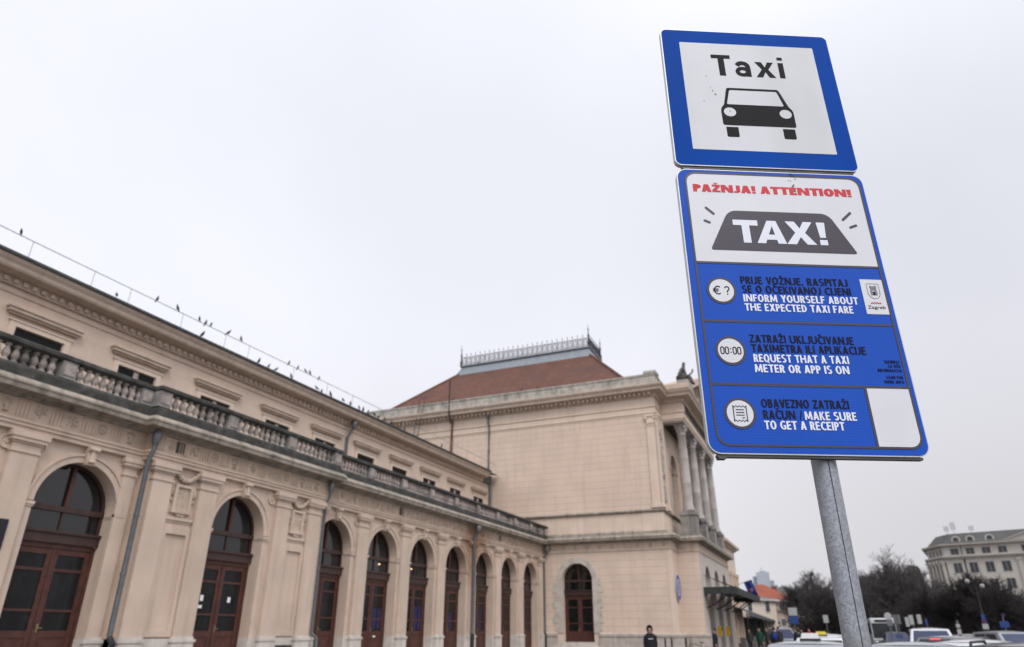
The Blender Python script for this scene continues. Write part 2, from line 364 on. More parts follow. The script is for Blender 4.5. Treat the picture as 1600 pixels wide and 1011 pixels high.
# condensed bold sans capitals, each letter a few closed shapes in a cell one unit high
def glyph(ch, s, h):
    R = lambda x0, x1, y0, y1: [(x0, y0), (x1, y0), (x1, y1), (x0, y1)]
    D = lambda x0, y0, x1, y1, t: [(x0, y0), (x0+t, y0), (x1+t, y1), (x1, y1)]
    def E(cx, cy, rx, ry, a0, a1, sx=None, sy=None, n=12):
        sx = s if sx is None else sx; sy = h if sy is None else sy; out = []
        for i in range(n):
            a, c = rad(a0+(a1-a0)*i/n), rad(a0+(a1-a0)*(i+1)/n)
            out.append([(cx+rx*math.cos(a), cy+ry*math.sin(a)), (cx+rx*math.cos(c), cy+ry*math.sin(c)),
                        (cx+(rx-sx)*math.cos(c), cy+(ry-sy)*math.sin(c)), (cx+(rx-sx)*math.cos(a), cy+(ry-sy)*math.sin(a))])
        return out
    base = {'Č': 'C', 'Ž': 'Z', 'Š': 'S'}.get(ch)
    if base:
        w, p = glyph(base, s, h); c = w/2
        return w, p+[[(c-.17, 1.25), (c-.05, 1.25), (c, 1.17), (c, 1.06), (c-.045, 1.06)], [(c+.17, 1.25), (c+.05, 1.25), (c, 1.17), (c, 1.06), (c+.045, 1.06)]]
    V = R(0, s, 0, 1)
    if ch == 'A': w = .36+1.35*s; return w, [D(0, 0, w/2-s*.56, 1, s), [(w, 0), (w-s, 0), (w/2-s*.44, 1), (w/2+s*.56, 1)], R(w*.25, w*.75, .2, .2+h)]
    if ch == 'B': return .3+s*1.15, [V, R(s, .26, 0, h), R(s, .26, 1-h, 1), R(s, .26, .52-h/2, .52+h/2)]+E(.24, .76-.005, .03+s*1.05, .245, -90, 90)+E(.25, .27, .05+s*1.12, .27, -90, 90)
    if ch == 'C': return .42+s*.8, E(.32+s*.3, .5, .32+s*.3, .52, 52, 308, s*1.05, h, 18)
    if ch == 'D': return .36+s*1.15, [V, R(s, .24, 0, h), R(s, .24, 1-h, 1)]+E(.22, .5, .14+s*1.15, .5, -90, 90, s*1.05, h, 14)
    if ch == 'E': return .28+s, [V, R(s, .27+s, 0, h), R(s, .27+s, 1-h, 1), R(s, .23+s, .52-h/2, .52+h/2)]
    if ch == 'F': return .26+s, [V, R(s, .26+s, 1-h, 1), R(s, .22+s, .52-h/2, .52+h/2)]
    if ch == 'G': return .46+s*.9, E(.33+s*.3, .5, .33+s*.3, .52, 55, 292, s*1.05, h, 18)+[R(.46-s*.1, .46+s*.9, .06, .5), R(.36, .46+s*.8, .5-h, .5+.01)]
    if ch == 'H': return .3+2*s, [V, R(.3+s, .3+2*s, 0, 1), R(s, .3+s, .52-h/2, .52+h/2)]
    if ch == 'I': return s, [V]
    if ch == 'J': return .2+s, [R(.2, .2+s, .2, 1)]+E(.02, .2, .18+s, .21, -90, 0, s, h, 7)
    if ch == 'K': return .34+s*1.2, [V, [(s, .40), (s+.01, .62), (.31+s*.1, 1), (.31+s*1.2, 1)], [(s+.1, .60), (s*.6+.1, .50), (.34+s*.05, 0), (.34+s*1.2, 0)]]
    if ch == 'L': return .26+s, [V, R(s, .26+s, 0, h)]
    if ch == 'M': w = .44+2*s; return w, [D(0, 0, .05, 1, s), [(w, 0), (w-s, 0), (w-.05-s, 1), (w-.05, 1)], [(.05, 1), (.05+s, 1), (w/2+s*.35, .12), (w/2-s*.35, .12)], [(w-.05, 1), (w-.05-s, 1), (w/2-s*.35, .12), (w/2+s*.35, .12)]]
    if ch == 'N': w = .33+2*s; return w, [V, R(w-s, w, 0, 1), [(s*.1, 1), (s*1.1, 1), (w-s*.1, 0), (w-s*1.1, 0)]]
    if ch in 'OQ': w = .42+s*1.25; return w, E(w/2, .5, w/2, .52, 0, 360, s*1.05, h, 26)+([[(w*.55, .2), (w*.72, .24), (w*1.0, -.12), (w*.8, -.14)]] if ch == 'Q' else [])
    if ch == 'P': return .28+s*1.15, [V, R(s, .24, 1-h, 1), R(s, .24, .38, .38+h)]+E(.22, .69, .06+s*1.15, .31, -90, 90)
    if ch == 'R': w = .3+s*1.2; return w, [V, R(s, .24, 1-h, 1), R(s, .24, .42, .42+h)]+E(.22, .71, .06+s*1.12, .29, -90, 90)+[[(.2, .46), (.2+s, .46), (w+.02, 0), (w-s*1.1, 0)]]
    if ch == 'S': w = .34+s; c = w/2; return w, E(c, .735, c*.97, .285, 38, 270, s, h)+E(c, .28, c, .30, 90-15, -142, s, h)
    if ch == 'T': w = .34+s*1.2; return w, [R(0, w, 1-h, 1), R(w/2-s/2, w/2+s/2, 0, 1-h)]
    if ch == 'U': w = .3+2*s; return w, [R(0, s, .32, 1), R(w-s, w, .32, 1)]+E(w/2, .32, w/2, .34, 180, 360, s, h, 14)
    if ch == 'V': w = .36+1.3*s; return w, [D(w/2-s*.55, 0, 0, 1, s), [(w/2+s*.55, 0), (w/2-s*.45, 0), (w-s, 1), (w, 1)]]
    if ch == 'X': w = .36+1.4*s; return w, [[(0, 0), (s*1.1, 0), (w-.02, 1), (w-.02-s*1.1, 1)], [(w, 0), (w-s*1.1, 0), (.02, 1), (.02+s*1.1, 1)]]
    if ch == 'Y': w = .36+1.3*s; return w, [R(w/2-s/2, w/2+s/2, 0, .42), [(w/2-s/2, .40), (w/2+s/2, .40), (s*1.05, 1), (0, 1)], [(w/2+s/2, .40), (w/2-s/2, .40), (w-s*1.05, 1), (w, 1)]]
    if ch == 'Z': w = .34+s; return w, [R(0, w, 0, h), R(.01, w, 1-h, 1), [(0, h), (s*1.1, h), (w, 1-h), (w-s*1.1, 1-h)]]
    if ch == '!': return s*1.1, [[(s*.1, .30), (s, .30), (s*1.1, 1), (0, 1)], R(.03, s*1.07, 0, .2)]
    if ch == ',': return s, [[(0, -.14), (s*.5, -.14), (s, .2), (s*.2, .2)]]
    if ch == '/': return .26+s*.6, [D(0, -.08, .22, 1.04, s*.6)]
    return .24, []
def text(name, body, u0, u1, z0, z1, w, mat, parent, bold=.2, bar=.17, gap=.085):
    """lettering fitted between u0..u1 and baseline z0 .. cap height z1"""
    x = 0; G = []
    for ch in body:
        gw, polys = glyph(ch, bold, bar); kern = -.03 if ch in 'TVYP' else 0
        G.append((x, polys)); x += gw+gap+kern
    x -= gap; mb = MB(ST)
    for i, (x0, polys) in enumerate(G):
        for j, p in enumerate(polys):
            mb.prism([(u0+(x0+a)/x*(u1-u0), z0+c*(z1-z0)+EZ) for a, c in p], w-.0004, w+.00004*((j % 5)+6*(i % 2)), 0)
    return mb.build(name, mat, parent)
def ftext(name, body, u0, u1, z0, z1, w, mat, parent, bold=.018, sp=1.04):
    """lettering fitted between u0..u1 and baseline z0 .. cap height z1, as flat mesh on the sign"""
    c = bpy.data.curves.new(name, 'FONT'); c.body = body; c.size = 1; c.offset = bold; c.space_character = sp; c.resolution_u = 4
    o = bpy.data.objects.new(name, c); COL.objects.link(o)
    dg = bpy.context.evaluated_depsgraph_get(); dg.update()
    me = bpy.data.meshes.new_from_object(o.evaluated_get(dg)); bpy.data.objects.remove(o); bpy.data.curves.remove(c)
    # cap height and width measured on the mesh itself
    xs = [v.co.x for v in me.vertices]; x0, x1 = min(xs), max(xs); capb, capt = -bold, CAPH+bold
    # give neighbouring letters their own tiny step so no two faces share a plane
    parts = {}
    bm = bmesh.new(); bm.from_mesh(me); bm.verts.ensure_lookup_table(); seen = set(); k = 0
    isl = []
    for v in bm.verts:
        if v.index in seen: continue
        st = [v]; seen.add(v.index); cur = []
        while st:
            q = st.pop(); cur.append(q)
            for e in q.link_edges:
                ov = e.other_vert(q)
                if ov.index not in seen: seen.add(ov.index); st.append(ov)
        isl.append(cur)
    isl.sort(key=lambda c_: min(q.co.x for q in c_))
    for k, cur in enumerate(isl):
        for q in cur:
            U = u0+(q.co.x-x0)/(x1-x0)*(u1-u0); Z = z0+(q.co.y-capb)/(capt-capb)*(z1-z0)
            q.co = Vector(ST(U, w+(k % 4)*.00012, Z+EZ)) - parent_org(parent)
    bm.to_mesh(me); bm.free()
    me.materials.clear(); me.materials.append(mat)
    for p in me.polygons: p.material_index = 0
    o = bpy.data.objects.new(name, me); COL.objects.link(o); o.parent = parent
    return o
def parent_org(p):
    v = Vector((0, 0, 0))
    while p is not None: v += p.location; p = p.parent
    return v
_c = bpy.data.curves.new('t', 'FONT'); _c.body = 'H'; _c.size = 1; _o = bpy.data.objects.new('t', _c); COL.objects.link(_o)
_d = bpy.context.evaluated_depsgraph_get(); _d.update(); _m = bpy.data.meshes.new_from_object(_o.evaluated_get(_d))
CAPH = max(v.co.y for v in _m.vertices); bpy.data.objects.remove(_o); bpy.data.curves.remove(_c); bpy.data.meshes.remove(_m)

PB = Vector(ST(.331, -.052, 0))
sign = thing('taxi_stand_sign', PB, 'tall blue and white taxi sign of two panels on a galvanised pole', 'street sign')
M_pole = mk('galvanised pole', (.37, .39, .43), .5, .16, 24, .06, 90, metal=.4, spec=.4, vor=210, dirt=.5, dirtcol=(.27, .275, .265), dscale=14, streak=.45, streakcol=(.26, .265, .26))
mb = MB(); mb.tube([(PB.x, PB.y, 0), (PB.x, PB.y, 3.40)], .0315, 32)
mb.tube([(PB.x, PB.y, 3.40), (PB.x, PB.y, 3.415)], .034, 32)
mb.build('pole', M_pole, sign)
# rolled seam of the tube: a narrow raised lip with a dark gap next to it
mb = MB()
sa = rad(201)
for da, r_, m_ in ((0, .0318, 0),):
    a = sa+da; pts = [(PB.x+r_*math.cos(a), PB.y+r_*math.sin(a), z) for z in (0.02, 3.38)]
    mb.tube(pts, .0011, 6)
mb.build('seam', mk('seam gap', (.04, .04, .042), .6, .2, 20, 0), sign)
mb = MB(ST); mb.box(.265, .40, -.12, .02, .001, .012); mb.build('base_plate', M_pipe, sign)
T0, T1, B0, B1 = 1.352, 1.940, .424, 1.338
def panel(name, u0, u1, z0, z1, r, face):
    mb = MB(ST); mb.prism([(u, z+EZ) for u, z in rrect(u0, u1, z0, z1, r)], -.017, 0, 0)
    o = mb.build(name, M_sgrey, sign); return o
tp = panel('taxi_panel', 0, .602, T0, T1, .022, None); tag(tp, 'square blue bordered panel with a car pictogram and the word Taxi')
lp = panel('notice_panel', -.001, .604, B0, B1, .035, None); tag(lp, 'tall blue panel with taxi fare notices in two languages')
W1, W2, W3, W4 = .0006, .0012, .0018, .0024
rim = .0032
sheet('blue_border', [rrect(rim, .602-rim, T0+rim, T1-rim, .019)], W1, M_sblue, tp)
sheet('white_field', [rrect(.063, .540, 1.417, 1.880, .003)], W2, M_swhite, tp)
# the word Taxi, drawn
mb = MB(ST)
def addp(mb, polys, w, m=0):
    for i, p in enumerate(polys): mb.prism([(u, z+EZ) for u, z in p], w-.0003, w+.00007*(i % 3), m)
zt, zb = 1.828, 1.734
addp(mb, [[(.168, zt), (.235, zt), (.235, zt-.0165), (.2125, zt-.0165), (.2125, zb), (.191, zb), (.191, zt-.0165), (.168, zt-.0165)]], W3)
xh = 1.803
addp(mb, [[(.320, xh), (.343, xh), (.354, (xh+zb)/2+.011), (.3645, xh), (.386, xh), (.365, (xh+zb)/2+.001), (.388, zb), (.365, zb), (.3535, (xh+zb)/2-.010), (.342, zb), (.319, zb), (.342, (xh+zb)/2+.001)]], W3)
addp(mb, [[(.402, xh), (.421, xh), (.421, zb), (.402, zb)], [(.402, zt), (.421, zt), (.421, zt-.013), (.402, zt-.013)]], W3)
a_path = [(.2515, 1.783)] + arc(.2745, 1.7815, .0195, .0135, 165, 0, 10) + [(.294, 1.775), (.294, 1.734)]
addp(mb, strip([(.2555, 1.7825)]+arc(.2745, 1.779, .0185, .0155, 160, 5, 10)+[(.2935, 1.76), (.2935, 1.734)], .0175), W3)
addp(mb, strip(arc(.2735, 1.7555, .0185, .0145, 0, 360, 18), .0150), W3+.0002)
mb.build('taxi_lettering', M_sink, tp)
# car pictogram
mb = MB(ST)
body = rpoly([(.205, 1.680), (.384, 1.680), (.4095, 1.607), (.4225, 1.590), (.4225, 1.520), (.1755, 1.520), (.1755, 1.590), (.1885, 1.607)], [.008, .008, .004, .012, .008, .008, .012, .004])
addp(mb, [body], W3)
addp(mb, [rpoly([(.184, 1.5125), (.2245, 1.5125), (.2245, 1.4715), (.184, 1.4715)], [0, 0, .006, .006]), rpoly([(.3745, 1.5125), (.4155, 1.5125), (.4155, 1.4715), (.3745, 1.4715)], [0, 0, .006, .006])], W3)
mb.build('car_pictogram', M_sink, tp)
mb = MB(ST)
addp(mb, [rpoly([(.2135, 1.6695), (.3765, 1.6695), (.3935, 1.608), (.1985, 1.608)], .006)], W4)
for cu in (.2045, .394): addp(mb, [arc(cu, 1.575, .0205, .0185, 0, 348, 29)], W4)
mb.build('car_pictogram_openings', M_swhite, tp)
mb = MB(ST)
rr = random.Random(4)
for cu, cz, s_ in ((.165, 1.649, .0028), (.205, 1.578, .0022), (.157, 1.665, .0018), (.151, 1.68, .0015), (.122, 1.618, .0014), (.142, 1.728, .0013)):
    addp(mb, [[(cu+s_*(.5+rr.random())*math.cos(t*.9), cz+s_*(.6+rr.random())*math.sin(t*.9)*1.3) for t in range(7)]], W4+.0002)
mb.build('scuff', M_sback, tp)
# lower notice
sheet('blue_field', [rrect(rim-.001, .604-rim, B0+rim, B1-rim, .031)], W1, M_rblue, lp)
fo, fi = rrect(.0225, .5905, .4445, 1.326, .036), rrect(.0285, .5845, .4505, 1.319, .031)
mb = MB(ST); k = len(fo)
mb.add([(u, W3, z+EZ) for u, z in fo]+[(u, W3, z+EZ) for u, z in fi], [(i, (i+1) % k, k+(i+1) % k, k+i) for i in range(k)], 0)
for zc in (.999, .808, .618): mb.prism([(.0285, zc-.0035+EZ), (.5845, zc-.0035+EZ), (.5845, zc+.0035+EZ), (.0285, zc+.0035+EZ)], W3-.0006, W3-.0002, 0)
mb.prism([(.4575, .4505+EZ), (.4645, .4505+EZ), (.4645, .6145+EZ), (.4575, .6145+EZ)], W3-.0006, W3-.0002, 0)
mb.build('dark_frame', M_sink2, lp)
sheet('white_top_field', [rpoly([(.0285, 1.0025), (.0285, 1.319), (.5845, 1.319), (.5845, 1.0025)], [0, .03, .03, 0])], W2, M_rwhite, lp)
sheet('blank_code_field', [rpoly([(.4645, .6145), (.5845, .6145), (.5845, .4505), (.4645, .4505)], [0, 0, .03, 0])], W2, M_rwhite, lp)
text('attention_lettering', 'PAŽNJA! ATTENTION!', .046, .555, 1.2515, 1.2795, W3, M_sred, lp, bold=.30, bar=.24, gap=.06)
mb = MB(ST); addp(mb, [rpoly([(.147, 1.185), (.463, 1.185), (.532, 1.043), (.077, 1.043)], [.028, .028, .012, .012], 7)], W3)
for a_, c_ in (((.079, 1.192), (.100, 1.171)), ((.070, 1.145), (.084, 1.139)), ((.536, 1.191), (.508, 1.165)), ((.546, 1.146), (.527, 1.138))): addp(mb, [capsule(a_, c_, .0085)], W3)
mb.build('roof_sign_pictogram', M_sink2, lp)
mb = MB(ST); z1, z0 = 1.1515, 1.071
addp(mb, [[(.156, z1), (.233, z1), (.233, z1-.019), (.206, z1-.019), (.206, z0), (.182, z0), (.182, z1-.019), (.156, z1-.019)]], W4)
# A with its counter: four quads
addp(mb, [[(.224, z0), (.263, z1), (.2765, z1), (.2765, z1-.019), (.250, z0)][:5]], W4)
addp(mb, [[(.2765, z1), (.291, z1), (.3155, z0), (.289, z0), (.2765, z1-.019)]], W4+.0001)
addp(mb, [[(.250, z0+.013), (.291, z0+.013), (.2845, z0+.031), (.2575, z0+.031)]], W4+.0002)
addp(mb, [[(.320, z1), (.349, z1), (.3635, z1-.024), (.377, z1), (.405, z1), (.378, (z0+z1)/2+.001), (.409, z0), (.379, z0), (.362, z0+.026), (.346, z0), (.316, z0), (.3475, (z0+z1)/2+.001)]], W4)
addp(mb, [[(.418, z1), (.445, z1), (.441, z0+.026), (.423, z0+.026)], [(.420, z0+.018), (.444, z0+.018), (.444, z0), (.420, z0)]], W4)
mb.build('roof_sign_lettering', M_slet, lp)
# round badges
def badge(cu, cz):
    mb = MB(ST); addp(mb, [arc(cu, cz, .0435, .0435, 0, 350, 35)], W3); o = mb.build('badge', M_sink2, lp)
    mb = MB(ST); addp(mb, [arc(cu, cz, .0365, .0365, 0, 350, 35)], W4); mb.build('badge_face', M_rwhite, o); return o
W5 = W4+.0007
b1, b2, b3 = badge(.092, .906), badge(.0945, .717), badge(.0965, .535)
mb = MB(ST)
addp(mb, strip(arc(.0815, .9065, .0105, .0125, 50, 310, 14), .0034), W5)
addp(mb, stroke([(.0665, .9095), (.0835, .9095)], .003)+stroke([(.0665, .9035), (.0825, .9035)], .003), W5+.0003)
addp(mb, strip([(.1015, .9135)]+arc(.108, .912, .0065, .0065, 160, -60, 10)+[(.1085, .9035), (.1085, .900)], .0034), W5)
addp(mb, [arc(.1085, .8945, .0021, .0021, 0, 324, 10)], W5)
mb.build('euro_question_mark', M_sink, b1)
mb = MB(ST)
for cu in (.0705, .0835, .1055, .1185): addp(mb, strip(rrect(cu-.0044, cu+.0044, .707, .7275, .0042, 4), .0029, True), W5)
addp(mb, [arc(.0945, .7225, .0018, .0018, 0, 324, 10), arc(.0945, .7120, .0018, .0018, 0, 324, 10)], W5)
mb.build('meter_digits', M_sink, b2)
mb = MB(ST)
zig = lambda z_, s_: [(.0775+i*.00475, z_+(s_*.0045 if i % 2 else 0)) for i in range(9)]
top, bot = zig(.5565, -1), zig(.512, 1)
addp(mb, strip(top, .0022)+strip(bot, .0022), W5); addp(mb, stroke([(.0785, .556), (.0785, .513)], .0022)+stroke([(.1145, .556), (.1145, .513)], .0022), W5+.0003)
addp(mb, stroke([(.085, .545), (.108, .545)], .0022)+stroke([(.085, .5375), (.108, .5375)], .0022)+stroke([(.085, .530), (.108, .530)], .0022)+stroke([(.1, .5225), (.108, .5225)], .0022), W5)
mb.build('receipt_pictogram', M_sink, b3)
for body, u0, u1, z0, dark in (('PRIJE VOŽNJE, RASPITAJ', .153, .4775, .9315, 1), ('SE O OČEKIVANOJ CIJENI', .154, .4815, .902, 1), ('INFORM YOURSELF ABOUT', .154, .4965, .8725, 0), ('THE EXPECTED TAXI FARE', .154, .4765, .843, 0),
        ('ZATRAŽI UKLJUČIVANJE', .154, .4565, .7445, 1), ('TAXIMETRA ILI APLIKACIJE', .155, .4865, .715, 1), ('REQUEST THAT A TAXI', .157, .4305, .685, 0), ('METER OR APP IS ON', .156, .4255, .6545, 0),
        ('OBAVEZNO ZATRAŽI', .159, .404, .5535, 1), ('RAČUN /', .160, .2695, .522, 1), ('MAKE SURE', .274, .4185, .5205, 0), ('TO GET A RECEIPT', .159, .379, .4925, 0)):
    text('dark_lettering' if dark else 'white_lettering', body, u0, u1, z0, z0+.0235, W3, M_tblue if dark else M_slet, lp, bold=.165 if dark else .19, bar=.145 if dark else .165)
for body, u0, u1, z0 in (('SKENIRAJ', .533, .577, .6905), ('ZA VIŠE', .541, .578, .6775), ('INFORMACIJA', .509, .5785, .6645), ('SCAN FOR', .529, .577, .6440), ('MORE INFO', .521, .577, .6305)):
    text('small_lettering', body, u0, u1, z0, z0+.0088, W3, M_tblue, lp, bold=.13, bar=.12, gap=.14)
# city crest plate
sheet('crest_plate', [rrect(.516, .5835, .843, .957, .002)], W3, M_rwhite, lp)
mb = MB(ST)
shield = [(.533, .9425), (.5695, .9425), (.5695, .913)]+arc(.55125, .913, .01825, .0195, 0, -180, 12)
addp(mb, strip(shield, .0011, True), W4)
addp(mb, [[(.541, .936), (.5455, .936), (.5455, .934), (.5535, .934), (.5535, .936), (.5615, .936), (.5615, .928), (.541, .928)], [(.543, .9275), (.560, .9275), (.560, .921), (.543, .921)]], W4+.0003, 1)
addp(mb, [[(.5415, .9205), (.5475, .9205), (.5475, .905), (.5415, .905)], [(.5555, .9205), (.5615, .9205), (.5615, .905), (.5555, .905)]], W4+.0003, 1)
addp(mb, [[(.5485, .905), (.5545, .905), (.5545, .913)]+arc(.5515, .914, .003, .003, 0, 180, 6)+[(.5485, .913)]], W4+.0006)
mb.build('crest_shield', [M_sink, mk('grey crest ink', (.2, .19, .2), .5, .2, 90, 0)], lp)
mb = MB(ST)
addp(mb, strip([(.535, .8765), (.5395, .8805), (.543, .877), (.547, .8815), (.551, .8765), (.555, .8815), (.5585, .877), (.562, .880), (.566, .877)], .0035), W4)
mb.build('crest_flourish', M_lred, lp)
ftext('crest_lettering', 'Zagreb', .5225, .576, .8605, .8705, W4, M_sink, lp, bold=.004, sp=1.0)
# peeled marks and droppings near the top of the notice
mb = MB(ST)
for cu, cz, s_ in ((.3705, 1.327, .0035), (.378, 1.322, .0022), (.365, 1.305, .0014), (.3575, 1.306, .0012), (.371, 1.288, .003), (.3675, 1.283, .0022), (.382, 1.312, .0016), (.372, 1.271, .0015), (.366, 1.331, .002)):
    for q in range(3):
        du, dz = rr.uniform(-1, 1)*s_, rr.uniform(-1, 1)*s_
        addp(mb, [[(cu+du+s_*(.3+.7*rr.random())*math.cos(t*.9), cz+dz+s_*(.3+.7*rr.random())*math.sin(t*.9)) for t in range(7)]], W4+.0003+q*.0002)
mb.build('dirt_specks', mk('dropping dirt', (.07, .065, .05), .9, .3, 200, 0), lp)
# back rails and clamps
for z_, pn in ((T0+.10, tp), (T1-.12, tp), (B0+.13, lp), (B1-.14, lp)):
    mb = MB(ST); mb.box(.03, .57, -.030, -.017, z_-.017+EZ, z_+.017+EZ); mb.box(.286, .376, -.095, -.030, z_-.012+EZ, z_+.012+EZ); mb.build('back_rail', M_sback, pn)
for z_, pn, z2 in ((T0, tp, T0-.009), (B0, lp, B0-.007)):
    mb = MB(ST); mb.box(.022, .582, -.021, -.004, z2+EZ, z_-.0005+EZ)
    mb.box(.025, .045, -.024, -.003, z2-.005+EZ, z2-.0003+EZ); mb.build('bottom_rail', M_sback, pn)
# ------------------------------------------------------------------ railway station (long wing + central pavilion)
ST_ORG = (30, 18, 0)
stn = thing('railway_station', ST_ORG, 'long pink railway station with arched red brown doors and a tall tiled central pavilion', 'railway station')
def part(mb, name, mats, label=None, parent=None, sm=False):
    o = mb.build(name, mats, parent or stn)
    if label: o['label'] = label
    return o
YW, YR, XE = 18.0, 17.7, 46.4                      # wing wall, projecting bay, pavilion side wall
FL, SPR, RAD, ARC_TOP, FR0, FR1 = .45, 4.45, 1.15, 6.05, 6.25, 6.84
WX0 = -5.0; RX0, RX1 = 13.95, 21.95                # left end of the wing; the projecting bay
bays = [(1.5, 0), (5.15, 0), (8.75, 0), (12.28, 0), (17.80, 1), (23.28, 0), (26.80, 0), (30.24, 0), (33.69, 0), (37.14, 0), (40.58, 0), (44.03, 0)]
def facade(Y): return lambda u, d, z: (u, Y+d, z)
def archwall(mb, ua, ub, zb, zt, c, r, zs, depth, n=22, m=0):
    q = lambda a, b, x, y: mb.quad((a, 0, x), (b, 0, x), (b, 0, y), (a, 0, y), m)
    q(ua, c-r, zb, zs); q(c+r, ub, zb, zs); q(ua, c-r, zs, zt); q(c+r, ub, zs, zt)
    P = [(c-r*math.cos(math.pi*i/n), zs+r*math.sin(math.pi*i/n)) for i in range(n+1)]
    for i in range(n):
        (a, z0), (b_, z1) = P[i], P[i+1]
        mb.quad((a, 0, z0), (b_, 0, z1), (b_, 0, zt), (a, 0, zt), m); mb.quad((a, 0, z0), (b_, 0, z1), (b_, depth, z1), (a, depth, z0), m)
    for x in (c-r, c+r): mb.quad((x, 0, zb), (x, depth, zb), (x, depth, zs), (x, 0, zs), m)
def doorset(T, c, r, z0, zs, depth, parent, leaf_top=3.42, sign=True, notices=None):
    e = depth
    mb = MB(T)
    mb.box(c-r, c-r+.09, e-.02, e+.08, z0, leaf_top+.11); mb.box(c+r-.09, c+r, e-.02, e+.08, z0, leaf_top+.11); mb.box(c-r, c-r+.09, e-.02, e+.08, leaf_top+.431, zs, 1); mb.box(c+r-.09, c+r, e-.02, e+.08, leaf_top+.431, zs, 1)
    mb.ring(c, zs, r-.09, r, e-.02, e+.08, 0, 180, 24, 1)
    mb.box(c-r+.001, c+r-.001, e-.10, e+.10, leaf_top+.12, leaf_top+.36, 1); mb.box(c-r+.002, c+r-.002, e-.15, e-.02, leaf_top+.36, leaf_top+.43, 1)
    mb.box(c-r+.09, c+r-.09, e-.03, e+.07, leaf_top, leaf_top+.12)
    mb.box(c-r+.004, c+r-.004, e-.04, e+.06, zs-.12, zs+.02, 1)
    mb.box(c-.05, c+.05, e-.05, e+.07, zs+.021, zs+r-.08); mb.box(c-.03, c+.03, e-.01, e+.05, leaf_top+.431, zs-.121, 1)
    door = mb.build('door', [M_wood, M_woodd], parent)
    mb = MB(T); n = 24
    P = [(c-r*.95*math.cos(math.pi*i/n), zs+r*.95*math.sin(math.pi*i/n)) for i in range(n+1)]
    mb.add([(u, e+.03, z) for u, z in P]+[(c+r*.95, e+.03, leaf_top+.3), (c-r*.95, e+.03, leaf_top+.3)], [tuple(range(n+3))])
    mb.build('fanlight_pane', M_glass, door)
    for sgn in (-1, 1):
        a, b_ = sorted((c+sgn*.012, c+sgn*(r-.095))); mb = MB(T)
        w_ = .14; mb.box(a, a+w_, e, e+.05, z0+.01, leaf_top-.005); mb.box(b_-w_, b_, e, e+.05, z0+.01, leaf_top-.005)
        a1, b1 = a+w_, b_-w_
        for za, zb in ((z0+.01, z0+.18), (1.30, 1.46), (1.90, 1.96), (2.86, 2.93), (leaf_top-.15, leaf_top-.006)): mb.box(a1+.001, b1-.001, e+.003, e+.047, za, zb)
        mb.box(a1, b1, e+.02, e+.04, z0+.18, 1.3); mb.box(a1+.07, b1-.07, e+.005, e+.019, z0+.26, 1.22)
        if sgn > 0: mb.box(a-.03, a+.03, e-.02, e-.0005, z0+.012, leaf_top-.01)
        mb.quad((a1, e+.03, 1.46), (b1, e+.03, 1.46), (b1, e+.03, leaf_top-.15), (a1, e+.03, leaf_top-.15), 1)
        leaf = mb.build('leaf', [M_wood, M_glassd], door)
        if sgn < 0: continue
        mb = MB(T); ux = a+.07
        mb.box(ux-.018, ux+.018, e-.012, e-.0008, 1.42, 1.62); mb.tube([(ux, e-.01, 1.52), (ux, e-.06, 1.52), (ux+sgn*.11, e-.06, 1.52)], .009, 6); mb.build('handle', M_brass, leaf)
    if notices:
        for du, z, w_, h_ in notices:
            mb = MB(T); mb.box(c+du-w_/2, c+du+w_/2, e+.018, e+.022, z-h_/2, z+h_/2); mb.build('notice', M_white, door)
    return door
M_brass = mk('worn brass', (.3, .24, .12), .4, .2, 10, 0, 20, metal=.7)
M_purple = mk('violet poster', (.02, .016, .06), .6, .6, 7, 0, dirt=.6, dirtcol=(.015, .013, .02), dscale=3)
# lower wall
mb = MB(); edges = [WX0, 3.35, 6.95, 10.55, RX0, RX1, 25.08, 28.52, 31.97, 35.41, 38.86, 42.30, XE]
k = 0
for i, (c, ris) in enumerate(bays):
    ua, ub = (edges[i], edges[i+1])
    mb.T = facade(YR if ris else YW)
    archwall(mb, ua, ub, 0, ARC_TOP, c, RAD, SPR, .42)
mb.T = None
for x in (RX0, RX1): mb.quad((x, YR, 0), (x, YW, 0), (x, YW, 7.1), (x, YR, 7.1))
mb.quad((WX0, YW, 0), (WX0, 32, 0), (WX0, 32, 7.1), (WX0, YW, 7.1))
part(mb, 'wing_wall', M_wing)
wpath = [(WX0, YW), (RX0, YW), (RX0, YR), (RX1, YR), (RX1, YW), (XE-.001, YW)]
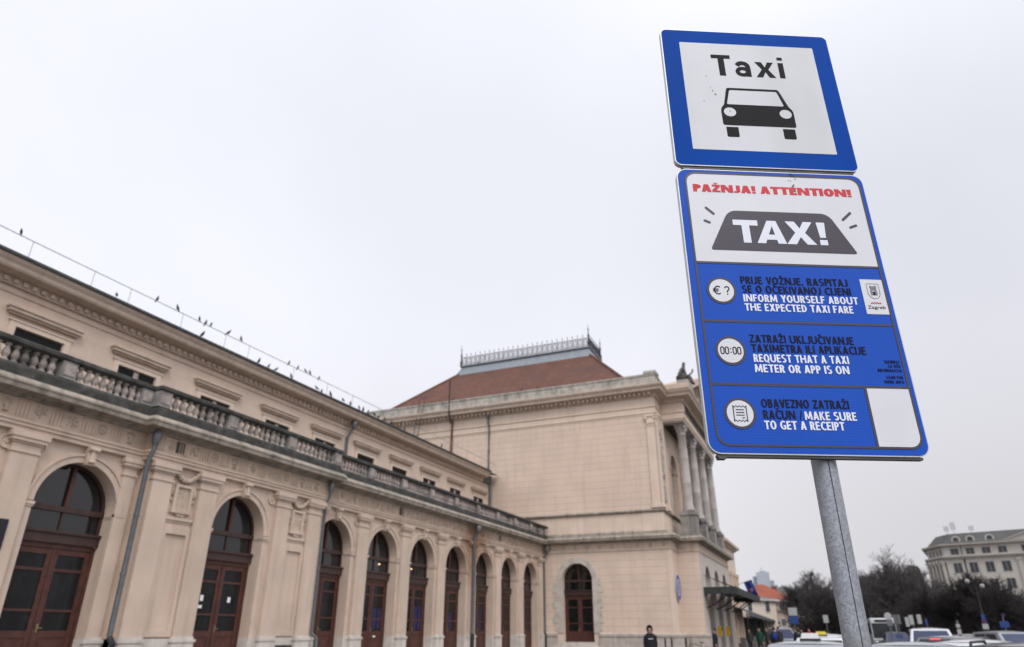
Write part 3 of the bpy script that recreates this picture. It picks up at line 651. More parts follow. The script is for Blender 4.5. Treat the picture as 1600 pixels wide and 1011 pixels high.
# arches, keystones, medallions
for i, (c, ris) in enumerate(bays):
    if i < 2: continue
    Y = YR if ris else YW; T = facade(Y)
    mb = MB(T); mb.ring(c, SPR, RAD+.001, RAD+.17, -.05, .01, 0, 180, 28); mb.ring(c, SPR, RAD+.17, RAD+.23, -.085, .01, 0, 180, 28)
    for sx in (-1, 1):
        a, b_ = sorted((c+sx*(RAD-.03), c+sx*(RAD+.26))); mb.box(a, b_, -.09, .30, SPR-.11, SPR-.03); mb.box(a+.015*(sx > 0), b_-.015*(sx < 0), -.07, .30, SPR-.16, SPR-.11)
        a, b_ = sorted((c+sx*(RAD+.002), c+sx*(RAD+.21))); mb.box(a, b_, -.045, .01, .1, SPR-.16)
    part(mb, 'archivolt', M_trim)
    mb = MB(T)
    mb.prism([(c-.11, SPR+RAD-.06), (c+.11, SPR+RAD-.06), (c+.16, ARC_TOP-.02), (c-.16, ARC_TOP-.02)], -.16, .0)
    mb.tube([(c-.15, -.19, ARC_TOP-.09), (c+.15, -.19, ARC_TOP-.09)], .06, 8); mb.tube([(c-.1, -.18, SPR+RAD+.03), (c+.1, -.18, SPR+RAD+.03)], .045, 8)
    mb.box(c-.05, c+.05, -.2, -.15, SPR+RAD+.05, ARC_TOP-.12)
    part(mb, 'keystone', M_trim)
    for sx in (-1, 1):
        u = c+sx*1.36
        if (i == 3 and sx > 0): u = c+1.32
        mb = MB(T); mb.ring(u, 5.72, .145, .185, -.05, .005, 0, 360, 20); mb.disc(u, 5.72, .147, -.02, .005, 18); mb.disc(u, 5.72, .055, -.045, -.018, 12); part(mb, 'medallion', M_trim)
# doors
NOT = {4: [(-.62, 2.4, .13, .17), (-.66, 2.15, .2, .09), (.52, 2.38, .12, .16)], 5: [(.5, 1.40, .42, .05)], 6: [(.45, 1.25, .2, .06)]}
for i, (c, ris) in enumerate(bays):
    if i < 2: continue
    d = doorset(facade(YR if ris else YW), c, RAD, FL, SPR, .40, stn, notices=NOT.get(i))
    if i in (6, 7, 8, 9):
        mb = MB(facade(YW)); 
        for du in (.35, .72)[:1 if i > 7 else 2]: mb.box(c+du-.15, c+du+.15, .416, .4195, 1.55, 2.35+.2*(i % 2))
        mb.build('poster', M_purple, d)
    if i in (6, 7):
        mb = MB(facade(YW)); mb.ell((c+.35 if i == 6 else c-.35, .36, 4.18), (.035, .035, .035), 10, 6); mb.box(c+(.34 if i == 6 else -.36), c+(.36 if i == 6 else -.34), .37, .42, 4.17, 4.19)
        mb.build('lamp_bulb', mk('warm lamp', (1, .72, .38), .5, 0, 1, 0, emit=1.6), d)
# pilasters
def pilaster(c, Y, w=.70, ext=.14, base=True):
    T = facade(Y); mb = MB(T); h = w/2
    mb.box(c-h, c+h, -ext, 0, 1.31, 5.50); mb.box(c-h-.03, c+h+.03, -ext-.03, 0, 5.50, 5.56); mb.box(c-h, c+h, -ext, 0, 5.56, 5.72)
    mb.box(c-h-.04, c+h+.04, -ext-.04, 0, 5.72, 5.77); mb.box(c-h-.09, c+h+.09, -ext-.09, 0, 5.77, 5.86); mb.box(c-h-.13, c+h+.13, -ext-.12, 0, 5.86, 6.00)
    mb.box(c-h-.03, c+h+.03, -ext-.03, 0, 1.24, 1.31, 1); mb.box(c-h-.08, c+h+.08, -ext-.08, 0, 1.16, 1.24, 1); mb.box(c-h-.04, c+h+.04, -ext-.05, 0, 0, 1.16, 1)
    part(mb, 'pilaster', [M_wing, M_plinth])
for c in (3.35, 6.95, 10.55, 25.08, 28.52, 31.97, 35.50, 38.86, 42.30): pilaster(c, YW)
pilaster(45.75, YW, .6); pilaster(13.60, YW, .40, .08); pilaster(22.3, YW, .40, .08)
for c in (14.45, 16.20, 19.70, 21.45): pilaster(c, YR)
# niches with relief plaques between the paired pilasters
for c in (15.325, 20.575):
    T = facade(YR); mb = MB(T); a, b_ = c-.50, c+.50
    mb.box(a, b_, -.05, 0, 4.40, 4.47); mb.box(a, b_, -.09, 0, 4.47, 4.56); mb.box(a, b_, -.03, 0, 4.28, 4.40)
    for x0, x1, z0, z1 in ((a, a+.13, 1.3, 4.28), (b_-.13, b_, 1.3, 4.28), (a+.13, b_-.13, 4.08, 4.28), (a+.13, b_-.13, 1.3, 1.45)): mb.box(x0, x1, -.075, 0, z0, z1)
    mb.box(a, b_, -.10, 0, .95, 1.02, 1); mb.box(a, b_, -.08, 0, 0, .95, 1)
    part(mb, 'niche_panel', [M_wing, M_dark])
    mb = MB(T)
    for x0, x1, z0, z1 in ((c-.33, c-.24, 4.74, 5.52), (c+.24, c+.33, 4.74, 5.52), (c-.24, c+.24, 5.44, 5.52), (c-.24, c+.24, 4.74, 4.82)): mb.box(x0, x1, -.09, 0, z0, z1)
    mb.box(c-.37, c+.37, -.11, 0, 4.68, 4.74); mb.prism([(c-.22, 4.68), (c-.08, 4.58), (c, 4.60), (c+.08, 4.58), (c+.22, 4.68)], -.08, 0)
    mb.box(c-.24, c+.24, -.03, 0, 4.82, 5.44, 1)
    for j in range(9):
        t = j/8*math.pi; mb.ell((c-.40+.1*j, -.07, 5.86-.22*math.sin(t)), (.085, .07, .085), 8, 6, 1)
    for sx in (-1, 1): mb.ell((c+sx*.42, -.06, 5.88), (.09, .08, .1), 8, 6, 1); mb.ell((c+sx*.41, -.05, 5.3), (.045, .05, .16), 8, 6, 1); mb.ell((c+sx*.41, -.05, 5.05), (.05, .04, .05), 8, 5, 1)
    part(mb, 'relief_plaque', [M_trim, M_orn])
# architrave with guttae, frieze with flutes and carved ornaments
mb = MB(); mb.mold(wpath, [(0, 6.0), (.15, 6.02), (.15, 6.12), (.19, 6.13), (.19, 6.21), (.22, 6.22), (.22, 6.27), (0, 6.27)])
part(mb, 'architrave', M_trim)
mb = MB(); mb.mold(wpath, [(0, 6.26), (.10, 6.26), (.10, 6.86), (0, 6.86)])
rr = random.Random(3)
segs = [(WX0+.3, RX0-.2, YW), (RX0+.15, RX1-.15, YR), (RX1+.2, XE-.4, YW)]
vents = (14.85, 27.95, 39.1)
kk = 0
for xa, xb, Y in segs:
    mb.T = facade(Y-.10); nseg = max(1, round((xb-xa)/.86)); st = (xb-xa)/nseg
    for j in range(nseg):
        c = xa+st*(j+.5); e0 = xa+st*j
        for q in range(4): mb.box(e0-.17+q*.10, e0-.12+q*.10, -.022, .002, 6.36, 6.74)
        mb.box(e0-.20, e0+.20, -.10, .002, 6.205, 6.262); mb.box(e0-.19, e0+.19, -.03, .002, 6.77, 6.83)
        kk += 1
        if min(abs(c-v) for v in vents) < .3: continue
        # carved motif: a mirrored cluster of small leaves round a stem, a wreath, a vase or a bow
        t = kk % 4
        if t == 0:
            for q in range(14): g_ = 2*math.pi*q/14; mb.ell((c+.105*math.cos(g_), -.008, 6.57+.12*math.sin(g_)), (.034, .022, .030), 6, 4, 1)
            mb.ell((c, -.008, 6.57), (.04, .025, .045), 7, 5, 1)
        elif t == 1:
            mb.lathe(c, 0, [(.05, 6.39), (.085, 6.40), (.03, 6.43), (.07, 6.50), (.085, 6.54), (.06, 6.56)], 8, 1)
            for q in range(9): g_ = rad(25+130*q/8); rr_ = .10+.03*(q % 2); mb.ell((c+rr_*1.15*math.cos(g_), -.01, 6.58+rr_*math.sin(g_)), (.028, .02, .034), 6, 4, 1)
        else:
            for sx in (-1, 1):
                for q in range(6):
                    x_, z_ = rr.uniform(.02, .15), rr.uniform(-.14, .15); mb.ell((c+sx*x_, -.006, 6.57+z_), (rr.uniform(.018, .04), .022, rr.uniform(.02, .045)), 6, 4, 1)
            for q in range(5): mb.ell((c, -.008, 6.44+q*.06), (.02, .02, .03), 6, 4, 1)
mb.T = None
part(mb, 'frieze', [M_frieze, M_orn])
for v in vents:
    Y = YR if v < 20 else YW; mb = MB(facade(Y-.10)); mb.box(v-.16, v+.16, -.02, .002, 6.40, 6.74)
    for q in range(8): mb.box(v-.15, v+.15, -.03, -.018, 6.42+q*.04, 6.435+q*.04)
    part(mb, 'vent_grille', M_vent)
# main cornice, running round pavilion and portico
PX, PXR, PYF, PTF = 48.5, 63.0, 9.15, 7.75
ppath = [(XE, YW), (XE, PYF), (PX, PYF), (PX, PTF), (PXR, PTF), (PXR, PYF), (65.1, PYF), (65.1, YW)]
cprof = [(0, 6.80), (.18, 6.80), (.20, 6.86), (.26, 6.88), (.30, 6.90), (.58, 6.90), (.60, 7.00), (.63, 7.03), (.63, 7.07), (.50, 7.20), (.12, 7.24), (0, 7.24)]
mb = MB(); mb.mold(wpath, [(o, z-.0) for o, z in cprof]); part(mb, 'wing_cornice', M_stone)
mb = MB(); mb.mold(ppath, [(o*.8, z+.09) for o, z in cprof]); part(mb, 'pavilion_lower_cornice', M_stone)
# terrace slab
mb = MB(); mb.box(WX0, XE-.01, 17.6, 22.09, 7.05, 7.20); part(mb, 'terrace', M_roofdark)
# balustrade
mb = MB(); ins = -.38
def offp(path, o):
    q = MB(); q.mold(path, [(o, 0), (o, 1)]); return [(q.v[i].x, q.v[i].y) for i in range(0, len(path)*2, 2)]
mb.mold(offp(wpath, .40), [(-.34, 7.22), (.02, 7.22), (.02, 7.44), (-.02, 7.50), (-.05, 7.53), (-.28, 7.53), (-.34, 7.44), (-.34, 7.22)])
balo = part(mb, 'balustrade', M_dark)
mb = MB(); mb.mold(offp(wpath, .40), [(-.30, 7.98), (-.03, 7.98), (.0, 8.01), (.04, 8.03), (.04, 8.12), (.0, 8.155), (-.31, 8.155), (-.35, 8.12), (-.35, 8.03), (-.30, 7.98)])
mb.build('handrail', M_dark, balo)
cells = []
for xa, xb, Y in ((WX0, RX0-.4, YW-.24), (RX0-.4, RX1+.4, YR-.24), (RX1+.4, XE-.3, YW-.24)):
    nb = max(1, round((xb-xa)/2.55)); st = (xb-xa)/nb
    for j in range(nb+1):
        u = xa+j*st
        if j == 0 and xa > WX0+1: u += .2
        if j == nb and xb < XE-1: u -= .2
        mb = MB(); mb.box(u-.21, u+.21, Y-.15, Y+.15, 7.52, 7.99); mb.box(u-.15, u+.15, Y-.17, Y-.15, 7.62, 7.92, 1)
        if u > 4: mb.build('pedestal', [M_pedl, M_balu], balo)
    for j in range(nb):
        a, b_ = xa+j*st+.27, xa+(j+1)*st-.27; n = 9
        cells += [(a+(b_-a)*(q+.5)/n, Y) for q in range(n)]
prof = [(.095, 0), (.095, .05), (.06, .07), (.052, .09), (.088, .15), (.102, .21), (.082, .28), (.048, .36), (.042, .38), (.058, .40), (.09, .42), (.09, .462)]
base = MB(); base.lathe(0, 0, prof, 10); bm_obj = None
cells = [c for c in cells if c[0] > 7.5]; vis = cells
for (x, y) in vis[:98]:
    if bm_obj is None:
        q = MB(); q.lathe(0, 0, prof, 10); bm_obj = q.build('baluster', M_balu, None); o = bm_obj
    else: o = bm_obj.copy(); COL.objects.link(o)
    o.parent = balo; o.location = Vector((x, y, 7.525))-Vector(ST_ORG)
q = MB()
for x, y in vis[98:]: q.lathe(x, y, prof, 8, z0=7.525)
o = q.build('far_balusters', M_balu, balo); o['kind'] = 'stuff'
# upper storey of the wing
YU = 22.1; T = facade(YU)
wins = [9.0, 12.45, 16.1, 19.85, 23.58, 27.05, 30.57, 33.98, 37.45, 40.92, 44.4]
mb = MB(T); us = [WX0]
for c in wins: us += [c-.78, c+.78]
us.append(XE-.005)
for i in range(0, len(us), 2): mb.quad((us[i], 0, 7.2), (us[i+1], 0, 7.2), (us[i+1], 0, 11.35), (us[i], 0, 11.35))
for c in wins:
    a, b_ = c-.78, c+.78
    mb.quad((a, 0, 10.13), (b_, 0, 10.13), (b_, 0, 11.35), (a, 0, 11.35)); mb.quad((a, 0, 7.2), (b_, 0, 7.2), (b_, 0, 8.0), (a, 0, 8.0))
    mb.quad((a, 0, 10.13), (b_, 0, 10.13), (b_, .22, 10.13), (a, .22, 10.13)); mb.quad((a, 0, 8), (b_, 0, 8), (b_, .22, 8), (a, .22, 8))
    for x in (a, b_): mb.quad((x, 0, 8), (x, .22, 8), (x, .22, 10.13), (x, 0, 10.13))
mb.T = None
mb.quad((WX0, YU, 7.2), (WX0, 34, 7.2), (WX0, 34, 11.35), (WX0, YU, 11.35))
part(mb, 'upper_wall', M_upper)
for i, c in enumerate(wins):
    mb = MB(T)
    for x0, x1, z0, z1 in ((c-1.0, c-.80, 7.9, 10.30), (c+.80, c+1.0, 7.9, 10.30), (c-.80, c+.80, 10.14, 10.30)): mb.box(x0, x1, -.05, .0, z0, z1)
    mb.box(c-1.06, c+1.06, -.08, 0, 10.30, 10.345)
    mb.box(c-.78, c-.73, .02, .1, 8, 10.125, 1); mb.box(c+.73, c+.78, .02, .1, 8, 10.125, 1); mb.box(c-.73, c+.73, .02, .1, 10.09, 10.125, 1)
    if i not in (1, 6, 7): mb.box(c-.10, c+.10, .01, .1, 8, 10.09, 2)
    wf = part(mb, 'upper_window', [M_smooth, M_woodd, M_balu])
    mb = MB(T); mb.quad((c-.75, .05, 8), (c+.75, .05, 8), (c+.75, .05, 10.11), (c-.75, .05, 10.11)); mb.build('pane', M_glassu, wf)
    mb = MB(T); mb.box(c-1.14, c+1.14, -.12, 0, 10.48, 10.55); mb.box(c-1.20, c+1.20, -.20, 0, 10.55, 10.66); mb.box(c-1.24, c+1.24, -.25, 0, 10.66, 10.72); mb.build('hood', M_trim, wf)
upath = [(WX0, YU), (XE-.01, YU)]
mb = MB(); mb.mold(upath, [(0, 11.10), (.04, 11.11), (.05, 11.16), (0, 11.17)]); part(mb, 'string_line', M_trim)
mb = MB(); mb.mold([(WX0, YU), (44.9, YU)], [(0, 11.33), (.12, 11.34), (.12, 11.56), (.26, 11.60), (.56, 11.64), (.60, 11.70), (.62, 11.80), (.70, 11.90), (.72, 12.0), (0, 12.02)])
for j in range(165):
    u = WX0+.2+j*.3; mb.box(u, u+.15, YU-.2, YU-.121, 11.40, 11.54)
part(mb, 'roof_cornice', M_trim)
mb = MB(); mb.mold([(WX0, YU), (44.95, YU)], [(.66, 12.0), (.80, 12.0), (.80, 12.09), (.70, 12.11), (.66, 12.11)]); part(mb, 'gutter', M_gutter)
mb = MB(); mb.mold([(44.9, YU), (XE-.01, YU)], [(0, 11.33), (.12, 11.34), (.12, 11.56), (.10, 12.0), (0, 12.0)])
mb.add([(WX0, 21.45, 12.03), (XE-.01, 21.45, 12.03), (XE-.01, 33, 13.9), (WX0, 33, 13.9)], [(0, 1, 2, 3)]); part(mb, 'wing_roof', M_roofdark)
# lightning wire above the roof edge
mb = MB(); mb.tube([(WX0, 21.4, 12.73), (12, 21.4, 12.70), (26, 21.4, 12.72), (45.8, 21.4, 12.72)], .016, 5)
wire = part(mb, 'roof_wire', M_lightiron)
for u in (6.5, 8.9, 11.02, 13.16, 14.6, 16.93, 19.16, 20.5, 23.4, 25.9, 28.0, 30.4, 33.0, 35.6, 38.2, 41, 45.7):
    mb = MB(); mb.tube([(u, 21.42, 12.05), (u, 21.4, 12.72)], .012, 5); mb.build('wire_post', M_lightiron, wire)
# downpipes
def pipe(name, pts, r=.07, m=None, head=None, label=None):
    mb = MB(); mb.tube(pts, r, 10)
    if head:
        x, y, z = head; mb.lathe(x, y, [(r*1.05, -.36), (r*1.3, -.34), (r*1.9, -.1), (r*1.9, .04), (r*1.5, .06)], 10, z0=z)
    z0, z1 = min(p[2] for p in pts), max(p[2] for p in pts); k = int((z1-z0)/1.6)
    if len(pts) > 1:
        a, b_ = Vector(pts[-2]), Vector(pts[-1])
        for j in range(1, k): q = a.lerp(b_, j/k); mb.lathe(q.x, q.y, [(r*1.18, -.03), (r*1.18, .03)], 10, z0=q.z)
    return part(mb, name, m or M_pipe, label)
pipe('downpipe', [(13.82, 17.45, 6.85), (13.82, 17.45, 6.3), (13.82, 17.62, 6.05), (13.82, 17.62, 1.35), (13.86, 17.5, 1.2), (13.86, 17.5, .1)][:2]+[(13.82, 17.58, 6.0), (13.82, 17.58, 1.3)], .07, head=(13.82, 17.45, 6.75))
pipe('drain_foot', [(13.82, 17.58, 1.3), (13.86, 17.45, 1.15), (13.86, 17.45, .02)], .085, M_iron)
pipe('downpipe', [(22.03, 17.42, 6.85), (22.03, 17.42, 6.3), (22.03, 17.60, 6.0), (22.03, 17.60, 1.36)], .06, head=(22.03, 17.42, 6.75))
pipe('drain_foot', [(22.03, 17.60, 1.36), (22.2, 17.5, 1.24), (22.22, 17.5, .02)], .07, M_pipe)
pipe('downpipe', [(35.30, 17.55, 6.85), (35.30, 17.55, 6.4), (35.30, 17.72, 6.1), (35.30, 17.72, 1.3)], .09, head=(35.30, 17.5, 6.75))
pipe('drain_foot', [(35.30, 17.72, 1.34), (35.30, 17.72, .02)], .11, M_iron)
pipe('downpipe', [(46.1, 17.6, 6.85), (46.1, 17.6, 6.3), (46.15, 17.82, 6.0), (46.15, 17.82, 1.3)], .075, head=(46.1, 17.55, 6.7))
pipe('drain_foot', [(46.15, 17.8, 1.34), (46.15, 17.8, .02)], .10, M_iron)
pipe('downpipe', [(28.78, 21.75, 11.75), (28.78, 21.75, 11.2), (28.7, 22.0, 10.7), (28.7, 22.0, 7.3)], .075, head=(28.78, 21.7, 11.5))
pipe('downpipe', [(46.12, 21.95, 11.4), (46.12, 21.95, 7.3)], .11)
pipe('downpipe', [(46.36, 22.35, 16.9), (46.36, 22.35, 16.2), (46.46, 22.3, 15.8), (46.46, 22.3, 12.1)], .085, head=(46.3, 22.35, 16.85))
pipe('vent_pipe', [(46.43, 25.55, 12.2), (46.43, 25.55, 16.9)], .09, M_pipered)
pipe('vent_pipe', [(46.1, 25.55, 16.4), (45.72, 25.5, 17.2), (45.72, 25.5, 19.9)], .06, M_iron)
# ---------------- central pavilion
PW = 46.55; UF = 9.45; PB_ = 34.5
Tside = lambda X: (lambda u, d, z: (X+d, u, z))
mb = MB(Tside(XE)); archwall(mb, PYF, YW+.4, 0, 6.36, 15.55, 1.05, 4.60, .45); part(mb, 'pavilion_lower_wall', M_pav)
mb = MB(); mb.quad((XE, PYF, 0), (PX, PYF, 0), (PX, PYF, 6.9), (XE, PYF, 6.9)); part(mb, 'pavilion_front_wall', M_pavx); mb = MB(); mb.quad((PXR, PYF, 0), (65.1, PYF, 0), (65.1, PYF, 6.9), (PXR, PYF, 6.9))
mb.quad((65.1, PYF, 0), (65.1, 34, 0), (65.1, 34, 17.3), (65.1, PYF, 17.3)); part(mb, 'pavilion_front_wall', M_pavx)
mb = MB(); mb.quad((PX, PYF, 0), (PX, PTF, 0), (PX, PTF, 6.9), (PX, PYF, 6.9)); part(mb, 'portico_side_wall', M_pav); mb = MB(); mb.quad((PXR, PYF, 0), (PXR, PTF, 0), (PXR, PTF, 6.9), (PXR, PYF, 6.9)); part(mb, 'portico_side_wall', M_pav)
# white corner strip and stone surround of the side door
mb = MB(); mb.mold([(XE, PYF+.30), (XE, PYF), (XE+.45, PYF)], [(0, 1.36), (.03, 1.36), (.03, 6.3), (0, 6.3)]); part(mb, 'corner_strip', M_smooth)
M_sur = mk('stained door surround', (.5, .45, .39), .9, .15, 2, .4, 25, dirt=.6, dirtcol=(.28, .25, .2), dscale=1.4, streak=.4, streakcol=(.25, .23, .2))
mb = MB(Tside(XE)); mb.ring(15.55, 4.60, 1.051, 1.42, -.05, .01, 0, 180, 26); mb.box(15.55-1.42, 15.55-1.051, -.05, .01, 1.36, 4.6); mb.box(15.55+1.051, 15.55+1.42, -.05, .01, 1.36, 4.6)
for j in range(7): mb.box(15.55-1.62-.12*(j % 2), 15.55-1.42, -.035, .01, 1.5+j*.46, 1.9+j*.46); mb.box(15.55+1.42, 15.55+1.62+.12*(j % 2), -.035, .01, 1.5+j*.46, 1.9+j*.46)
part(mb, 'door_surround', M_sur)
doorset(Tside(XE), 15.55, 1.05, .83, 4.60, .42, stn, leaf_top=3.55)
mb = MB(Tside(XE)); mb.box(14.2, 16.9, -.35, .45, .60, .82); mb.box(14.0, 17.1, -.7, 0, .3, .6); mb.box(13.8, 17.3, -1.05, 0, 0, .3); part(mb, 'door_step', M_plinth)
# plinths
def plinth(path, top, name='plinth'):
    mb = MB(); mb.mold(path, [(0, 0), (.14, 0), (.14, .55), (.11, .57), (.11, top-.22), (.16, top-.20), (.16, top-.06), (.06, top), (0, top)]); part(mb, name, M_pl2)
M_pl2 = mk('plinth ashlar', (.47, .41, .36), .88, .15, 3, .35, 25, streak=.4, streakcol=(.2, .18, .16), dirt=.4, dirtcol=(.27, .23, .2), dscale=1.1, brick=(1.1, .4, 1, .5, .25))
plinth([(XE, 17.85), (XE, 16.97)], 1.36); plinth([(XE, 14.13), (XE, PYF), (PX, PYF), (PX, PTF), (PX+.9, PTF)], 1.36)
for (a, r0_), (b_, r1_) in list(zip(bays, bays[1:]))[1:]:
    c0, c1 = a+RAD-.018, b_-RAD+.018; mid = RX0 if r1_ else RX1
    mb = MB()
    for x0, x1, r_ in ((c0, c1, r0_),) if r0_ == r1_ else ((c0, mid, r0_), (mid, c1, r1_)): mb.box(x0, x1, (YR if r_ else YW)-.058, (YR if r_ else YW)+.37, 0, 1.26)
    part(mb, 'wing_plinth', M_plinth)
mb = MB(); mb.box(WX0, XE-1.2, YW+.02, YW+.42, 0, FL-.002); mb.box(WX0, XE-1.3, 17.0, 17.65, 0, .15); mb.box(WX0, XE-1.3, 17.3, 17.68, .15, .30); part(mb, 'wing_step', M_plinth)
# ornament band and lower mouldings of the pavilion
mb = MB(); mb.mold(ppath, [(0, 6.30), (.05, 6.32), (.07, 6.42), (.02, 6.46), (.02, 6.88), (0, 6.9)])
mb.T = Tside(XE-.02)
for j in range(10):
    c = 17.3-j*.86
    if c < PYF+.3: break
    mb.prism([(c-.16, 6.80), (c+.16, 6.80), (c+.09, 6.62), (c+.12, 6.50), (c-.12, 6.50), (c-.09, 6.62)], -.03, .002, 1); mb.ell((c, -.02, 6.66), (.06, .05, .11), 8, 5, 1)
mb.T = None
part(mb, 'ornament_band', [M_trim, M_orn])
# attic band between the two string courses
apath = [(PW, PB_), (PW, UF), (65.0, UF), (65.0, PB_)]
mb = MB(); mb.mold(apath, [(-.1, 7.2), (.0, 7.25), (.0, 8.78), (-.1, 8.8)])
mb.box(PW-.04, PW, 9.41, 10.9, 7.3, 8.7); part(mb, 'attic_band', M_smooth)
mb = MB(); mb.mold(apath, [(0, 7.24), (.10, 7.26), (.08, 7.52), (0, 7.6)]); mb.mold(apath, [(-.05, 8.70), (.06, 8.72), (.16, 8.80), (.18, 8.86), (.06, 8.94), (-.05, 9.0)]); part(mb, 'string_course', M_stone)
# upper walls
mb = MB(); mb.quad((PW, PB_, 8.9), (PW, UF, 8.9), (PW, UF, 15.4), (PW, PB_, 15.4)); part(mb, 'pavilion_upper_wall', M_pav)
mb = MB()
mb.T = facade(UF); cs = (51.65, 55.75, 59.85); ed = (PW, 53.7, 57.8, 65.0)
for i, c in enumerate(cs): archwall(mb, ed[i], ed[i+1], 8.9, 15.4, c, 1.15, 12.4, .4)
part(mb, 'portico_back_wall', M_pavx)
for c in cs:
    mb = MB(facade(UF)); n = 20; P = [(c-1.15*math.cos(math.pi*i/n), 12.4+1.15*math.sin(math.pi*i/n)) for i in range(n+1)]
    mb.add([(u, .35, z) for u, z in P]+[(c+1.15, .35, 8.9), (c-1.15, .35, 8.9)], [tuple(range(n+3))], 1)
    mb.ring(c, 12.4, 1.16, 1.42, -.06, .01, 0, 180, 20); mb.box(c-1.42, c-1.16, -.06, .01, 8.95, 12.4); mb.box(c+1.16, c+1.42, -.06, .01, 8.95, 12.4); mb.box(c-1.5, c-1.1, -.1, .05, 12.25, 12.42); mb.box(c+1.1, c+1.5, -.1, .05, 12.25, 12.42)
    mb.box(c-.05, c+.05, .25, .34, 8.9, 13.5, 2); mb.box(c-1.15, c+1.15, .25, .34, 12.3, 12.42, 2)
    part(mb, 'great_window', [M_trim, M_glass, M_woodd])
# frieze, entablature and cornice on top
pt = [(PW, PB_), (PW, UF), (PX+.15, UF), (PX+.15, PTF+.1), (PXR-.15, PTF+.1), (PXR-.15, UF), (65.0, UF), (65.0, PB_)]
mb = MB(); mb.mold(pt, [(-.05, 15.38), (.03, 15.40), (.03, 15.50), (.09, 15.54), (.05, 15.60), (.05, 15.92), (.12, 15.98), (.06, 16.03), (.02, 16.05), (.02, 16.75), (-.05, 16.78)]); part(mb, 'entablature', M_smooth)
mb = MB(); mb.mold(pt, [(0, 16.70), (.14, 16.72), (.18, 16.92), (.34, 16.98), (.68, 17.04), (.70, 17.16), (.74, 17.22), (.84, 17.34), (.86, 17.44), (.80, 17.47), (0, 17.5)])
for j in range(72):
    c = UF+.2+j*.35
    if c > PB_: break
    mb.box(PW-.44, PW-.17, c-.08, c+.08, 16.80, 16.965)
part(mb, 'pavilion_cornice', M_trim)
mb = MB(); mb.mold([(PW, PB_), (PW, UF-.15), (65.0, UF-.15), (65.0, PB_)], [(-.35, 17.46), (.16, 17.46), (.16, 17.52), (.10, 17.56), (.10, 18.26), (.16, 18.30), (.16, 18.42), (-.35, 18.44)])
mb.box(PW-.20, PW+.9, UF-.36, UF+.55, 18.43, 18.62); part(mb, 'parapet', M_paving)
# corner pilaster with capital and carved panel
mb = MB()
def pil2(c0, c1, z0=9.0, z1=15.38):
    mb.box(PW-.10, PW, c0, c1, z0+.25, z1-.75); mb.box(PW-.16, PW, c0-.06, c1+.06, z0, z0+.25)
    mb.box(PW-.13, PW, c0-.03, c1+.03, z1-.80, z1-.75); mb.box(PW-.11, PW, c0, c1, z1-.75, z1-.12); mb.box(PW-.18, PW, c0-.10, c1+.10, z1-.12, z1)
    for q in (c0-.02, c1+.02): mb.ell((PW-.12, q, z1-.24), (.07, .12, .13), 8, 6)
    for q in range(3): mb.ell((PW-.12, c0+(c1-c0)*(q+.5)/3, z1-.55), (.05, .10, .17), 8, 6)
pil2(9.50, 10.08)
mb.T = facade(UF); mb.box(PW-.1, 47.05, -.10, 0, 9.25, 14.6); mb.box(PW-.16, 47.12, -.17, 0, 9.0, 9.25); mb.box(PW-.18, 47.15, -.18, 0, 15.26, 15.38); mb.box(PW-.11, 47.05, -.11, 0, 14.6, 15.26)
for q in (46.5, 47.0): mb.ell((q, -.12, 15.14), (.12, .07, .13), 8, 6)
mb.box(48.15, 48.75, -.10, 0, 9.0, 15.38); mb.box(48.1, 48.8, -.16, 0, 9.0, 9.25); mb.T = None
part(mb, 'corner_pilaster', M_smooth)
mb = MB(facade(UF)); mb.box(47.12, 48.1, -.02, .0, 9.5, 14.9); rr = random.Random(12)
for j in range(46):
    z = 9.6+j*.113; mb.ell((47.6+rr.uniform(-.28, .28), -.05, z), (rr.uniform(.06, .2), .10, rr.uniform(.06, .18)), 7, 5, 1)
part(mb, 'carved_panel', [M_trim, M_col])
# portico: arched ground floor, pedestals, columns, entablature, gable
mb = MB(facade(PTF))
for i, c in enumerate(cs): archwall(mb, (PX, 53.7, 57.8)[i], (53.7, 57.8, PXR)[i], 0, 6.36, c, 1.12, 4.5, .8)
part(mb, 'portico_lower_wall', mk('shade-toned portico stone', (.47, .42, .37), .85, .08, 2, .2, 20, streak=.3, streakcol=(.33, .29, .26), dirt=.25, dirtcol=(.35, .3, .27), dscale=1))  # stone toned down all over, standing in for the canopy's shade on the piers
for c in cs: doorset(facade(PTF), c, 1.12, .1, 4.5, .75, stn, leaf_top=3.2)
mb = MB(); mb.box(PX, PXR, PTF-.1, UF, 7.08, 7.30); part(mb, 'portico_floor', M_dark)
colx = (49.60, 53.70, 57.80, 61.90)
for i in range(3):
    a, b_ = colx[i]+.62, colx[i+1]-.62
    mb = MB(); mb.box(a, b_, 8.05, 8.45, 7.31, 7.6); mb.box(a, b_, 8.0, 8.5, 8.75, 8.95)
    for j in range(9): mb.lathe(a+(b_-a)*(j+.5)/9, 8.25, [(.1, 7.6), (.06, 7.8), (.11, 8.1), (.05, 8.5), (.1, 8.75)], 8)
    part(mb, 'portico_balustrade', M_dark)
M_ped = mk('blackened pedestal stone', (.27, .25, .23), .9, .2, 2, .3, 20, streak=.7, streakcol=(.07, .065, .06), dirt=.4, dirtcol=(.12, .11, .1), dscale=1.4)
colproto = None
